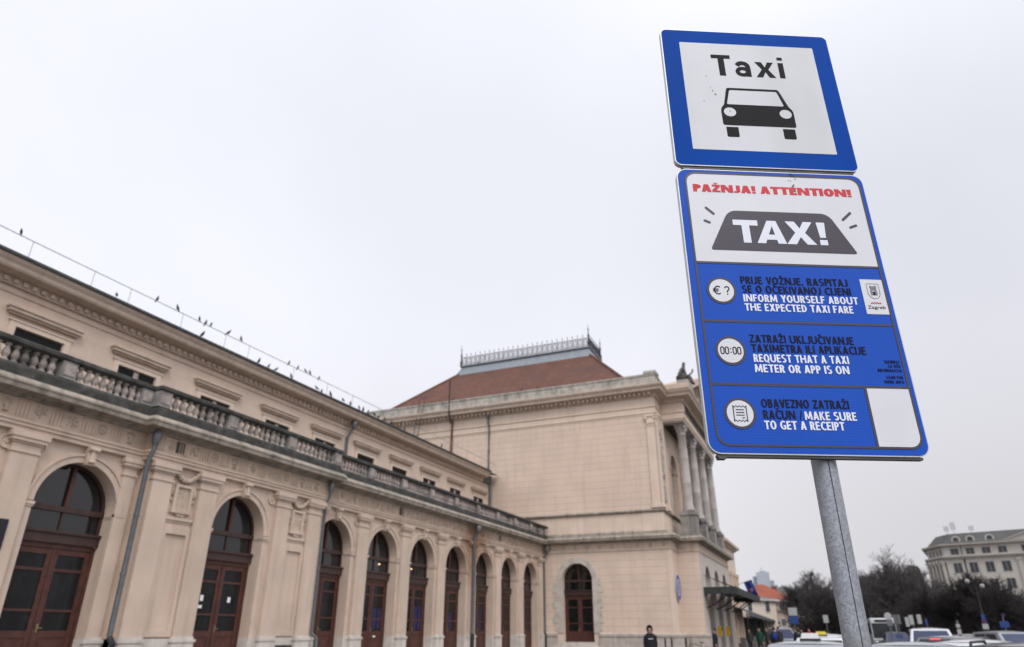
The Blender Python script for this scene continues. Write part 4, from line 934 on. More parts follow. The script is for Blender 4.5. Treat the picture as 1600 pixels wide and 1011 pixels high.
for x in colx:
    if colproto is None:
        mb = MB(); y = 8.25
        mb.lathe(x, y, [(.42, 9.12), (.44, 9.2), (.40, 9.27), (.36, 9.30), (.40, 9.36), (.345, 9.42), (.335, 9.45), (.335, 11.0), (.34, 11.02), (.328, 11.04), (.322, 12.8), (.325, 12.82), (.315, 12.84), (.285, 14.45), (.32, 14.47), (.32, 14.53), (.285, 14.55)], 24)
        c_ = part(mb, 'column', M_col)
        mb = MB(); mb.lathe(x, y, [(.285, 14.55), (.29, 14.75), (.36, 15.05), (.42, 15.14)], 20)
        for a in range(4):
            t = rad(45+90*a); mb.ell((x+.40*math.cos(t), y+.40*math.sin(t), 15.02), (.14, .14, .15), 8, 6)
        for a in range(8):
            t = rad(45*a); mb.ell((x+.31*math.cos(t), y+.31*math.sin(t), 14.80), (.085, .085, .17), 7, 5)
        mb.box(x-.45, x+.45, y-.45, y+.45, 15.15, 15.27); mb.build('capital', M_col, c_)
        mb = MB(); mb.box(x-.46, x+.46, y-.46, y+.46, 8.98, 9.12); mb.box(x-.62, x+.62, y-.57, y+.62, 8.78, 8.98); mb.box(x-.55, x+.55, y-.50, y+.55, 7.62, 8.78); mb.box(x-.64, x+.64, y-.59, y+.64, 7.31, 7.62); mb.build('pedestal', M_ped, c_)
        colproto = c_
    else:
        c_ = copy_tree(colproto, stn); c_.location = (x-colx[0], 0, 0)
mb = MB(); mb.box(PX+.2, PXR-.2, 7.85, 8.65, 15.275, 15.62); mb.box(PX+.2, PX+.85, 8.651, UF, 15.275, 15.62); mb.box(PXR-.85, PXR-.2, 8.651, UF, 15.275, 15.62); part(mb, 'portico_architrave', M_col)
mb = MB(); mb.box(PX+.9, PXR-.9, 8.7, UF-.01, 15.3, 15.38); part(mb, 'portico_ceiling', M_dark)
for j in range(12):
    c = 50.0+j*.98; mb = MB(); mb.box(c-.32, c+.32, PTF+.03, PTF+.081, 16.12, 16.68); part(mb, 'frieze_plate', M_dark)
# gable with carved field
mb = MB(); xm = (PX+PXR)/2
mb.prism([(PX-.5, 17.50), (PXR+.5, 17.50), (xm, 20.6)], 7.9, UF-.2)
for sx in (-1, 1):
    e0 = xm+sx*(xm-PX+.75)
    mb.prism([(e0, 17.48), (e0-sx*.6, 17.48), (xm, 20.35), (xm, 20.85), (e0, 17.85)], 7.1, UF-.2, 1)
rr = random.Random(9)
for j in range(60):
    t = rr.uniform(-1, 1); zmax = 17.6+2.6*(1-abs(t)); mb.ell((xm+t*6.6, 7.85, rr.uniform(17.6, zmax)), (rr.uniform(.15, .4), .18, rr.uniform(.15, .35)), 7, 5, 2)
part(mb, 'gable', [M_smooth, M_trim, M_col])
# tiled hipped roof with zinc platform and iron cresting
A0, A1 = (46.95, 11.3, 18.2), (46.95, 32.6, 18.2); B0_, B1_ = (64.6, 11.3, 18.2), (64.6, 32.6, 18.2)
R00, R01, R10, R11 = (54, 16.3, 23.75), (54, 28.9, 23.75), (57.5, 16.3, 23.75), (57.5, 28.9, 23.75)
mb = MB()
mb.quad(A0, A1, R01, R00); mb.quad(B0_, B1_, R11, R10); mb.quad(A0, R00, R10, B0_); mb.quad(A1, R01, R11, B1_); mb.quad((46.6, 9.4, 18.19), (64.9, 9.4, 18.19), (64.9, 34, 18.19), (46.6, 34, 18.19))
for a, c in ((A0, R00), (A1, R01), (B0_, R10), (B1_, R11)): mb.tube([a, c], .13, 8)
roof = part(mb, 'pavilion_roof', M_tile)
mb = MB(); rp = [(54, 28.9), (54, 16.3), (57.5, 16.3), (57.5, 28.9)]
mb.mold(rp, [(.42, 23.36), (.43, 23.42), (.02, 24.28), (.12, 24.33), (.16, 24.40), (.16, 24.46), (-.3, 24.48)], closed=True); mb.quad((54.2, 16.5, 24.47), (57.3, 16.5, 24.47), (57.3, 28.7, 24.47), (54.2, 28.7, 24.47)); mb.build('ridge_platform', M_zinc, roof)
def cresting(a, c, n):
    a, c = Vector((*a, 24.48)), Vector((*c, 24.48)); mb = MB(); d = (c-a)
    up_ = Vector((0, 0, 1))
    mb.tube([a+up_*.10, c+up_*.10], .032, 5); mb.tube([a+up_*.78, c+up_*.78], .030, 5)
    for i in range(n+1):
        p = a+d*i/n; mb.tube([p, p+up_*1.05], .024, 5); mb.ell(p+up_*1.1, (.04, .04, .09), 6, 4)
        if i < n:
            q = a+d*(i+.5)/n
            mb.tube([p+up_*.12, q+up_*.76], .024, 4); mb.tube([a+d*(i+1)/n+up_*.12, q+up_*.76], .024, 4)
            mb.tube([p+up_*.76, q+up_*.12], .024, 4); mb.tube([a+d*(i+1)/n+up_*.76, q+up_*.12], .024, 4); mb.ell(q+up_*.84, (.03, .03, .06), 5, 4)
    mb.build('cresting', M_iron, roof)
cresting((53.95, 28.9), (53.95, 16.3), 26); cresting((53.95, 16.25), (57.55, 16.25), 8); cresting((57.55, 16.3), (57.55, 28.9), 26)
for p in ((53.95, 16.25), (53.95, 28.95), (57.55, 16.25), (57.55, 28.95)):
    mb = MB(); mb.lathe(p[0], p[1], [(.12, 24.45), (.12, 24.9), (.06, 24.95), (.05, 25.4), (.12, 25.5), (.05, 25.6), (.03, 26.0), (.08, 26.08), (.02, 26.2), (.012, 26.6)], 8); mb.build('finial', M_iron, roof)
# far end block beyond the portico
mb = MB(); mb.box(66.2, 74.4, 8.42, 18, 0, 8.85); part(mb, 'far_block', M_smooth)
mb = MB(); mb.mold([(66.2, 18), (66.2, 8.42), (74.4, 8.42), (74.4, 18)], [(0, 8.6), (.12, 8.62), (.3, 8.8), (.5, 8.84), (.52, 9.05), (.4, 9.2), (-1, 9.22)]); mb.quad((66.5, 8.8, 9.2), (74, 8.8, 9.2), (74, 18, 9.2), (66.5, 18, 9.2)); part(mb, 'far_block_cornice', M_trim)
mb = MB()
for u in (67.0, 69.2, 71.6, 73.8): mb.box(u-.28, u+.28, 8.24, 8.419, .5, 6.2); mb.box(u-.36, u+.36, 8.18, 8.419, 6.2, 6.5)
part(mb, 'far_block_pilasters', M_trim)
mb = MB(); mb.box(65.1, 110, 18, 30, 0, 7); mb.box(65.1, 110, 22, 32, 7, 12); part(mb, 'far_wing', M_wing)
# entrance canopy
mb = MB(); T_ = None
mb.prism([(49.2, 4.02), (64.2, 4.02), (64.2, 4.12), (49.2, 4.12)], 5.72, 7.72, 0)
mb.box(49.15, 64.25, 5.62, 5.72, 3.66, 4.10, 0); mb.box(49.10, 49.2, 5.63, 7.74, 3.70, 4.14, 0); mb.box(64.2, 64.3, 5.63, 7.74, 3.70, 4.14, 0)
can = part(mb, 'entrance_canopy', mk('dark green canopy metal', (.035, .038, .036), .5, .2, 2, .05, 10, metal=.2))
for u in (49.6, 53.7, 57.8, 61.9, 63.9):
    mb = MB(); mb.tube([(u, 7.7, 2.9), (u, 7.2, 3.1), (u, 6.6, 3.5), (u, 6.0, 3.8)], .05, 6); mb.tube([(u, 7.72, 4.9), (u, 5.9, 4.15)], .02, 5); mb.build('bracket', M_iron, can)
# ---------------- things on the station
# round blue wall sign on the pavilion's corner
tgt = thing('wall_sign', (47.45, 9.08, 4.05), 'round blue sign with a pale rim on the pavilion corner beside the portico', 'sign')
mb = MB(facade(9.08)); mb.disc(47.45, 4.05, .84, -.03, .0, 32); mb.build('sign_plate', mk('pale enamel', (.55, .55, .56), .4, .05, 4, 0), tgt)
mb = MB(facade(9.08)); mb.disc(47.45, 4.05, .77, -.036, -.0305, 32); sb = mb.build('sign_face', mk('blue enamel', (.02, .05, .28), .4, .15, 3, 0), tgt)
mb = MB(facade(9.08)); mb.ring(47.45, 4.05, .40, .5, -.041, -.0365, 0, 360, 24); mb.box(47.37, 47.53, -.041, -.0365, 3.78, 4.32); mb.build('sign_symbol', mk('pale enamel', (0, 0, 0)), tgt)
# statue on the left end of the gable
mb = MB(); x, y, z = 48.55, 7.75, 17.5
mb.box(x-.42, x+.42, y-.42, y+.42, z, z+.35); mb.box(x-.34, x+.34, y-.34, y+.34, z+.35, z+.62)
stt = tag(mb.build('statue_pedestal', M_col, None), None, None)
stt.name = 'roof_statue'; tag(stt, 'dark seated stone figure on the left end of the portico gable', 'statue')
sm_v = [((x, y+.1, z+.62), .34), ((x, y+.1, z+1.0), .30), ((x, y+.06, z+1.35), .27), ((x, y+.02, z+1.62), .12), ((x, y-.03, z+1.80), .16), ((x, y-.02, z+1.93), .11)]
# ------------------------------------------------------------------ skinned figures
def lpart(mb, name, mats, root, label=None):
    o = mb.build(name, mats, None); o.parent = root
    if label: o['label'] = label
    return o
def skin(name, nodes, edges, mat, root, sub=1, matf=None):
    me = bpy.data.meshes.new(name); me.from_pydata([n[0] for n in nodes], edges, [])
    o = bpy.data.objects.new(name, me); COL.objects.link(o)
    md = o.modifiers.new('s', 'SKIN'); md.use_smooth_shade = True; md.branch_smoothing = .6
    for i, n in enumerate(nodes):
        r = n[1]; me.skin_vertices[0].data[i].radius = r if isinstance(r, tuple) else (r, r)
    me.skin_vertices[0].data[0].use_root = True
    sb = o.modifiers.new('b', 'SUBSURF'); sb.levels = sub; sb.render_levels = sub
    dg = bpy.context.evaluated_depsgraph_get(); dg.update()
    nm = bpy.data.meshes.new_from_object(o.evaluated_get(dg)); bpy.data.objects.remove(o); bpy.data.meshes.remove(me)
    mats = mat if isinstance(mat, list) else [mat]
    nm.materials.clear()
    for m in mats: nm.materials.append(m)
    for p in nm.polygons:
        p.use_smooth = True; p.material_index = matf(p.center) if matf else 0
    o = bpy.data.objects.new(name, nm); COL.objects.link(o); o.parent = root
    return o
M_skin = mk('skin', (.42, .25, .185), .6, .08, 6, 0, local=True)
M_hairb = mk('dark hair', (.03, .02, .016), .7, .2, 20, .2, local=True)
M_jeans = mk('dark trousers', (.03, .033, .045), .85, .15, 8, .1, local=True)
def cloth(name, c): return mk(name, c, .85, .15, 7, .15, 30, local=True)
def person(loc, face, h, jacket, label, hood=False, walk=0.0, bag=None, hair=M_hairb, printed=False, group=None):
    """standing or walking figure, facing along the given heading; one continuous body, clothes by material, hair/hood as children"""
    root = thing('person', loc, label, 'person', group, rz=face); k = h/1.75
    V = lambda x, y, z: Vector((x*k, y*k, z*k))
    nodes = [(V(0, 0, .95), (.15*k, .11*k)), (V(.01, 0, 1.15), (.155*k, .115*k)), (V(.0, 0, 1.36), (.175*k, .12*k)), (V(-.01, 0, 1.46), (.10*k, .08*k)), (V(.01, 0, 1.52), .055*k), (V(.02, 0, 1.585), (.075*k, .085*k)), (V(.015, 0, 1.68), (.078*k, .09*k))]
    edges = [(0, 1), (1, 2), (2, 3), (3, 4), (4, 5), (5, 6)]
    def chain(st, pts):
        p = st
        for q, r in pts: nodes.append((q, r)); edges.append((p, len(nodes)-1)); p = len(nodes)-1
        return p
    for s in (-1, 1):
        w = walk*s
        chain(0, [(V(0, s*.10, .86), .10*k), (V(.04+.18*w, s*.10, .50), .062*k), (V(-.02+.28*w, s*.10, .10), .042*k), (V(.04+.28*w, s*.105, .045), .045*k), (V(.17+.28*w, s*.115, .035), .035*k)])
        e = chain(2, [(V(0, s*.19, 1.40), .068*k), (V(-.03-.1*w, s*.235, 1.12), .05*k), (V(.06-.15*w, s*.225, .90), .036*k), (V(.08-.16*w, s*.22, .84), (.034*k, .02*k))])
        b0 = nodes[e][0]
        for j, (dy, ln) in enumerate(((-.03, .065), (-.011, .08), (.008, .085), (.027, .075))):
            chain(e, [(b0+V(.012, 0, -.03)+V(dy*.8, 0, 0), .011*k), (b0+V(.022+dy, 0, -.03-ln*.6), .0095*k), (b0+V(.012+dy, -s*.012, -.03-ln), .008*k)])
        chain(e, [(b0+V(.03, -s*.012, -.005), .012*k), (b0+V(.05, -s*.02, -.045), .0095*k)])
    def matf(c):
        z = c.z/k
        if z > 1.475: return 2
        if z < .09: return 3
        if z < .86 and abs(c.y) < .20*k: return 1
        if z < .875: return 2
        return 0
    body = skin('body', nodes, edges, [jacket, M_jeans, M_skin, M_black], root, 1, matf)
    mb = MB(); mb.ell(V(.10, 0, 1.612), (.02*k, .014*k, .026*k), 7, 5); lpart(mb, 'nose', M_skin, root)
    for s in (-1, 1):
        mb = MB(); mb.ell(V(.088, s*.032, 1.64), (.009*k, .012*k, .008*k), 6, 4); lpart(mb, 'eye', M_hairb, root)
        mb = MB(); mb.ell(V(.012, s*.083, 1.625), (.018*k, .01*k, .032*k), 6, 5); lpart(mb, 'ear', M_skin, root)
    mb = MB(); mb.ell(V(.091, 0, 1.572), (.008*k, .024*k, .007*k), 6, 4); lpart(mb, 'mouth', mk('lips', (.25, .09, .08), .6, .05, 5, 0), root)
    mb = MB(); n, kk = 14, 9; vs = []
    rx, ry, rz_ = (.125, .125, .155) if hood else (.108, .098, .118); zc = 1.635 if hood else 1.662
    for j in range(kk+1):
        t = math.pi*j/kk*(.86 if hood else .72)
        for i in range(n+1):
            a = rad(60 if not hood else 43)+(2*math.pi-2*rad(60 if not hood else 43))*i/n*1.0
            if t < .75: a = 2*math.pi*i/n
            vs.append(V(-.008+rx*math.sin(t)*math.cos(a), ry*math.sin(t)*math.sin(a), zc+rz_*math.cos(t)))
    mb.add(vs, [(j*(n+1)+i, j*(n+1)+i+1, (j+1)*(n+1)+i+1, (j+1)*(n+1)+i) for j in range(kk) for i in range(n)], 0, True)
    lpart(mb, 'hood' if hood else 'hair', jacket if hood else hair, root)
    # jacket hem and collar as a loose shell
    mb = MB(); vs = []; n = 18; prof = [(.20, .155, .80), (.215, .165, .84), (.20, .15, 1.0), (.205, .145, 1.2), (.225, .15, 1.36), (.17, .12, 1.45), (.095, .095, 1.50)]
    for ry_, rx_, z in prof:
        for i in range(n): a = 2*math.pi*i/n; vs.append(V(rx_*math.cos(a), ry_*math.sin(a), z))
    mb.add(vs, [(j*n+i, j*n+(i+1) % n, (j+1)*n+(i+1) % n, (j+1)*n+i) for j in range(len(prof)-1) for i in range(n)], 0, True)
    jk = lpart(mb, 'jacket', jacket, root)
    if printed:
        mb = MB(); mb.box(.153*k, .158*k, -.09*k, .09*k, 1.285*k, 1.30*k); lpart(mb, 'chest_print', M_white, jk)
    if bag is not None:
        mb = MB(); mb.ell(V(-.21, 0, 1.2), (.11*k, .15*k, .23*k), 12, 8); lpart(mb, 'backpack', bag, root)
    return root
# statue figure
stt2 = thing('statue', (48.55, 7.55, 17.5), 'dark seated stone figure on the left end of the portico gable', 'statue'); stt2.scale = (1.25, 1.25, 1.2)
stt.parent = stt2; stt.location = (-48.55, -7.75, -17.5); stt.name = 'statue_pedestal'
for kx in ('label', 'category'):
    if kx in stt: del stt[kx]
M_stat = mk('blackened statue stone', (.075, .07, .066), .9, .3, 4, .3, 20, dirt=.5, dirtcol=(.2, .19, .18), dscale=3)
nd = [((0, 0, .75), .36), ((0, -.05, 1.05), .30), ((.0, -.05, 1.38), .24), ((0, -.08, 1.56), .10), ((.02, -.12, 1.72), .15), ((.03, -.13, 1.86), .10),
      ((.2, -.42, .85), .17), ((.22, -.48, .5), .12), ((.22, -.62, .42), .08), ((-.2, -.40, .85), .17), ((-.22, -.48, .5), .12), ((-.22, -.6, .42), .08),
      ((.33, -.05, 1.3), .10), ((.45, -.2, 1.05), .08), ((.42, -.5, 1.25), .06), ((.45, -.55, 1.5), .07), ((-.33, -.02, 1.3), .11), ((-.48, .1, 1.0), .10), ((-.55, .2, .72), .09), ((-.3, .35, .8), .2)]
ed_ = [(0, 1), (1, 2), (2, 3), (3, 4), (4, 5), (0, 6), (6, 7), (7, 8), (0, 9), (9, 10), (10, 11), (2, 12), (12, 13), (13, 14), (14, 15), (2, 16), (16, 17), (17, 18), (0, 19)]
skin('figure', [(Vector(p), r*.8) for p, r in nd], ed_, M_stat, stt2, 1)

# ladder at the pavilion parapet, a flag, a dark plaque, yellow boxes, birds
mb = MB(); a, c = Vector((45.35, 28.6, 13.0)), Vector((46.0, 28.2, 18.5))
for s in (-1, 1): mb.tube([a+Vector((0, .22*s, 0)), c+Vector((0, .22*s, 0))], .025, 6)
for j in range(1, 17): q = a.lerp(c, j/17); mb.tube([q+Vector((0, -.22, 0)), q+Vector((0, .22, 0))], .016, 5)
for s in (-1, 1): mb.tube([c+Vector((0, .22*s, 0)), c+Vector((.1, .22*s, .5)), c+Vector((.5, .22*s, .45))], .022, 6)
tag(mb.build('ladder', M_iron), 'thin iron ladder leaning on the pavilion parapet above the wing roof', 'ladder')
fl = thing('flag', (64.9, 7.6, 5.1), 'dark blue flag hanging from a thin pole on the station front', 'flag')
mb = MB(); mb.tube([(64.9, 8.3, 4.85), (64.9, 6.15, 5.5)], .025, 6); mb.build('flag_pole', M_lightiron, fl)
mb = MB(); n = 10; vs = []
for j in range(n+1):
    for i in range(7):
        t = i/6; vs.append((64.9+.09*math.sin(i*1.6+j*.5), 6.17+.66*t-.42*j/n, 5.48-.2*t-1.3*j/n-.1*math.sin(t*3)*j/n))
mb.add(vs, [(j*7+i, j*7+i+1, (j+1)*7+i+1, (j+1)*7+i) for j in range(n) for i in range(6)], 0, True)
fo_ = mb.build('cloth', mk('dark blue flag cloth', (.02, .03, .17), .8, .3, 2, .1, local=True), fl)
mb = MB(); mb.ell((64.76, 6.25, 4.65), (.03, .13, .20), 10, 6)
mb.build('emblem', mk('flag emblem', (.22, .08, .12), .8, .2, 4, 0), fl)
mb = MB(facade(YW-.14)); mb.box(10.23, 10.62, -.04, -.005, 3.2, 3.9); pq = tag(mb.build('wall_plaque', mk('black enamel plaque', (.012, .013, .018), .25, .1, 5, 0)), 'small black plaque on the pilaster at the left edge', 'plaque')
for q_, x in (('left', 53.72), ('right', 57.9)):
    t_ = thing('ticket_box', (x, 7.60, 1.2), f'yellow box on the {q_} pale pier under the entrance canopy', 'ticket box', 'yellow boxes under the canopy')
    mb = MB(facade(7.74)); mb.box(x-.24, x+.24, -.22, 0, 1.20, 1.80); mb.build('case', mk('yellow enamel', (.75, .42, .01), .4, .06, 4, 0), t_)
    mb = MB(facade(7.74)); mb.box(x-.15, x+.15, -.225, -.2205, 1.5, 1.72); mb.build('screen', M_glass, t_)
    mb = MB(facade(7.74)); mb.box(x-.10, x+.10, -.226, -.2205, 1.28, 1.34); mb.build('slot', M_black, t_)

def bird_mesh():
    mb = MB(); prof = [(-.20, .012, .05, .0), (-.12, .03, .035, .03), (-.05, .06, .065, .075), (.03, .07, .085, .10), (.09, .055, .065, .135), (.115, .038, .042, .175), (.135, .036, .04, .205), (.165, .02, .02, .205), (.19, .006, .006, .198)]
    n = 8; vs = []
    for x, ry, rz_, z in prof:
        for i in range(n): a = 2*math.pi*i/n; vs.append((x, ry*math.cos(a), z+.05+rz_*math.sin(a)))
    mb.add(vs, [(j*n+i, j*n+(i+1) % n, (j+1)*n+(i+1) % n, (j+1)*n+i) for j in range(len(prof)-1) for i in range(n)], 0, True)
    mb.add(vs[:n], [tuple(range(n))]); mb.add(vs[-n:], [tuple(range(n))])
    for s in (-1, 1): mb.tube([(.01, s*.025, .08), (.015, s*.025, 0)], .006, 4)
    return mb
M_bird = mk('dark grey feathers', (.035, .035, .042), .7, .3, 9, 0, local=True)
ORD = ['first', 'second', 'third', 'fourth', 'fifth', 'sixth', 'seventh', 'eighth', 'ninth', 'tenth', 'eleventh', 'twelfth', 'thirteenth', 'fourteenth', 'fifteenth', 'sixteenth', 'seventeenth', 'eighteenth', 'nineteenth', 'twentieth', 'twenty-first', 'twenty-second', 'twenty-third', 'twenty-fourth']
proto = None; rr = random.Random(21)
def put_bird(x, y, z, label, group, s=1.0):
    global proto
    if proto is None: proto = bird_mesh().build('pigeon', M_bird, None); o = proto
    else: o = proto.copy(); COL.objects.link(o)
    o.location = (x, y, z); o.rotation_euler = (0, rr.uniform(-.75, -.1), rr.uniform(0, 6.28)); o.scale = (s, s, s)
    return tag(o, label, 'bird', group)
wb = [(31, 368), (247, 470), (276, 484), (309, 500), (323, 507), (330, 511), (357, 524), (374, 532), (453, 569), (467, 576), (477, 581), (483, 585), (500, 592)]
for i, (px, py) in enumerate(wb):
    p = onY(px, py, 21.4); put_bird(p.x, 21.4, 12.735 if p.x < 26 else 12.74, f'small dark bird on the roof wire, {ORD[i]} from the left', 'birds on the roof wire', rr.uniform(.55, .75))
rb = [180, 315, 404, 420, 431, 453, 494, 503, 515, 535, 547, 559, 567, 575, 584, 592, 601, 612, 630, 690]
for i, px in enumerate(rb):
    d0, d1 = (385.6, (732.5-385.6)/763.8); py = d0+d1*px
    p = onY(px, py, 21.31); put_bird(p.x, 21.30, 12.10, f'dark pigeon on the station roof edge, {ORD[i]} from the left', 'birds on the roof edge', rr.uniform(.6, .8))
for i, (px, y) in enumerate(((708, None), (815, None), (838, None), (1009, None))):
    d = ray(px, 0); 
    # where the pixel column meets the parapet top, x = 46.5
    yy = 46.4*math.tan(math.atan2(ray(px, 600).y, ray(px, 600).x)); put_bird(46.5, yy, 18.44, f'dark bird on the pavilion parapet, {ORD[i]} from the left', 'birds on the pavilion parapet', .8)

# ------------------------------------------------------------------ vehicles
M_tyre = mk('tyre rubber', (.018, .018, .018), .85, .2, 8, .1, local=True)
M_rim = mk('alloy rim', (.4, .4, .42), .35, .1, 6, 0, metal=.8, local=True)
M_cglass = mk('car window', (.025, .03, .036), .08, .2, 1, 0, spec=.35, local=True)
M_wsglass = mk('car windscreen', (.03, .042, .085), .08, .2, 1, 0, spec=.3, local=True)
M_hl = mk('headlight lens', (.6, .62, .65), .15, .1, 6, 0, spec=.6, local=True)
M_tail = mk('tail lamp', (.35, .01, .012), .25, .1, 6, 0, local=True)
M_brake = mk('lit brake lamp', (1, .05, .04), .3, .02, 6, 0, emit=2.2, local=True)
M_trimb = mk('black trim', (.02, .02, .021), .6, .1, 6, 0, local=True)
def paint(name, c, met=.0): return mk(name, c, .32, .03, 1.5, 0, metal=met, coat=.6, local=True)
M_pwhite, M_psilver, M_pdark = paint('white car paint', (.58, .59, .60)), paint('silver car paint', (.30, .31, .33), .4), paint('dark car paint', (.03, .033, .04))
M_pgrey, M_pred = paint('grey car paint', (.16, .165, .17), .3), paint('red car paint', (.4, .02, .02))
M_twh = mk('taxi sign white', (.5, .5, .5), .5, .04, 5, 0, local=True); M_tyel = mk('taxi yellow plastic', (.45, .36, .03), .4, .05, 5, 0, local=True)
def bevel(o, w, seg=2):
    m = o.modifiers.new('bevel', 'BEVEL'); m.width = w; m.segments = seg; m.limit_method = 'ANGLE'; m.angle_limit = rad(28); return o
def wheel(root, x, y, r):
    mb = MB(); n = 22; s = 1 if y > 0 else -1
    def ringp(prof, m):
        vs = [(x+rr_*math.cos(2*math.pi*i/n), y+s*o, r+rr_*math.sin(2*math.pi*i/n)) for rr_, o in prof for i in range(n)]
        mb.add(vs, [(j*n+i, j*n+(i+1) % n, (j+1)*n+(i+1) % n, (j+1)*n+i) for j in range(len(prof)-1) for i in range(n)], m, True)
    ringp([(r*.62, -.2), (r*.97, -.2), (r, -.17), (r, -.03), (r*.95, 0), (r*.66, 0)], 0)
    w = lpart(mb, 'wheel', M_tyre, root)
    mb = MB()
    ringp([(r*.66, -.005), (r*.62, -.03), (r*.58, -.05), (.05, -.06), (.04, -.02), (.001, -.015)], 0)
    for k in range(5):
        a = 2*math.pi*k/5; mb.tube([(x+.05*math.cos(a), y-s*.012, r+.05*math.sin(a)), (x+r*.63*math.cos(a), y-s*.012, r+r*.63*math.sin(a))], .028, 5)
    lpart(mb, 'rim', M_rim, w)
def car(loc, face, pnt, label, kind='sedan', H=1.42, Wd=1.76, brake=False, taxi=None, rails=False, paper=False, aerial=False, group=None):
    root = thing('car', loc, label, 'car', group, rz=face); w = Wd/2; H -= .055
    if kind == 'sedan':   L_, low, gh = 2.2, [(-2.2, .32), (-2.22, .62), (-2.12, .93), (-1.55, .97), (-1.2, .96), (.9, .93), (1.2, .90), (1.95, .78), (2.18, .62), (2.2, .30)], (-1.78, 1.12, -1.05, .12)
    elif kind == 'hatch': L_, low, gh = 1.95, [(-1.95, .34), (-1.97, .65), (-1.88, .96), (-1.2, .97), (.85, .94), (1.1, .92), (1.72, .80), (1.93, .62), (1.95, .30)], (-1.86, 1.05, -1.45, .10)
    else:                 L_, low, gh = 2.2, [(-2.2, .36), (-2.22, .7), (-2.16, 1.05), (-1.2, 1.07), (1.0, 1.05), (1.25, 1.02), (1.95, .92), (2.18, .75), (2.2, .34)], (-2.1, 1.22, -1.85, .32)
    zb = max(z for _, z in low)-.04; x0, x1, x2, x3 = gh; wr, rw = .33, .33; ax = L_-.82
    prof = list(low)
    bottom = []
    for c in (ax, -ax):
        bottom += [(c+.38*math.cos(rad(a)), .32+.36*math.sin(rad(a))) for a in range(0, 181, 20)]
    mb = MB(); poly = prof+[p for p in bottom]
    k = len(poly); rows = [(-w, .0), (-w*.985, .0), (w*.985, .0), (w, .0)]
    mb.prism(poly, -w, w)
    body = bevel(lpart(mb, 'body', [pnt, M_trimb], root), .05)
    # cabin: roof and pillars
    tw = w*.72; B = [(x0, -w*.93, zb), (x1, -w*.93, zb), (x1, w*.93, zb), (x0, w*.93, zb)]; Tp = [(x2, -tw, H), (x3, -tw, H), (x3, tw, H), (x2, tw, H)]
    mb = MB(); mb.add(B+Tp, [(0, 1, 5, 4), (1, 2, 6, 5), (2, 3, 7, 6), (3, 0, 4, 7), (3, 2, 1, 0)])
    gn = 8; vs = [(x2+(x3-x2)*i/gn, -tw+2*tw*j/gn, H+.055*(1-(2*j/gn-1)**2)*(1-.8*(2*i/gn-1)**2)) for i in range(gn+1) for j in range(gn+1)]
    mb.add(vs, [(i*(gn+1)+j, (i+1)*(gn+1)+j, (i+1)*(gn+1)+j+1, i*(gn+1)+j+1) for i in range(gn) for j in range(gn)], 0, True)
    cab = bevel(lpart(mb, 'cabin', pnt, root), .05, 3)
    def pane(name, a, b_, c, d, fs, ft, eu, m):
        P = [Vector(p) for p in (a, b_, c, d)]; nrm = (P[1]-P[0]).cross(P[3]-P[0]).normalized()
        cen = (P[0]+P[1]+P[2]+P[3])/4
        if nrm.dot(cen-Vector((-.3, 0, 1.1))) < 0: nrm = -nrm
        def bl(s, t): return (P[0]*(1-s)+P[1]*s)*(1-t)+(P[3]*(1-s)+P[2]*s)*t
        q = [bl(fs, eu)+nrm*.006, bl(1-ft, eu)+nrm*.006, bl(1-ft, 1-eu*.9)+nrm*.006, bl(fs, 1-eu*.9)+nrm*.006]
        mb = MB(); mb.add(q+[p-nrm*.02 for p in q], [(0, 1, 2, 3), (0, 1, 5, 4), (1, 2, 6, 5), (2, 3, 7, 6), (3, 0, 4, 7)]); return lpart(mb, name, m, root)
    ws = pane('windscreen', B[1], B[2], Tp[2], Tp[1], .07, .07, .10, M_wsglass)
    pane('rear_window', B[3], B[0], Tp[0], Tp[3], .09, .09, .12, M_cglass)
    pane('side_window', B[0], B[1], Tp[1], Tp[0], .12, .50, .12, M_cglass); pane('side_window', B[0], B[1], Tp[1], Tp[0], .53, .13, .12, M_cglass)
    pane('side_window', B[2], B[3], Tp[3], Tp[2], .13, .53, .12, M_cglass); pane('side_window', B[2], B[3], Tp[3], Tp[2], .50, .12, .12, M_cglass)
    for x in (ax, -ax):
        for s in (-1, 1): wheel(root, x, s*(w+.005), .32)
    for s in (-1, 1):
        mb = MB(); mb.ell((L_-.12, s*(w-.28), .68), (.14, .20, .085), 10, 6); lpart(mb, 'headlight', M_hl, root)
        mb = MB(); zt_ = .78 if kind == 'sedan' else .92
        mb.box(-L_-.035, -L_+.10, s*(w-.22)-.17, s*(w-.22)+.17, zt_-.08, zt_+(.06 if kind == 'sedan' else .16)); bevel(lpart(mb, 'tail_lamp', M_brake if brake else M_tail, root), .02)
        mb = MB(); mb.ell((x1-.28, s*(w+.09), zb+.06), (.06, .11, .075), 9, 6); mb.tube([(x1-.3, s*(w-.05), zb), (x1-.28, s*(w+.06), zb+.03)], .02, 5); lpart(mb, 'mirror', pnt, root)
        mb = MB(); mb.box(-.45, -.25, s*w, s*(w+.02), zb-.12, zb-.09) if s > 0 else mb.box(-.45, -.25, s*(w+.02), s*w, zb-.12, zb-.09); lpart(mb, 'door_handle', pnt, root)
    mb = MB(); mb.box(L_-.03, L_+.035, -w*.55, w*.55, .34, .52); lpart(mb, 'grille', M_trimb, root)
    mb = MB(); mb.box(-L_-.045, -L_+.02, -.26, .26, .55, .66); mb.box(L_+.03, L_+.045, -.26, .26, .38, .49); lpart(mb, 'number_plate', M_white, root)
    if brake:
        mb = MB(); mb.box(x2-.06, x2-.03, -.18, .18, H-.075, H-.045); lpart(mb, 'high_brake_lamp', M_brake, root)
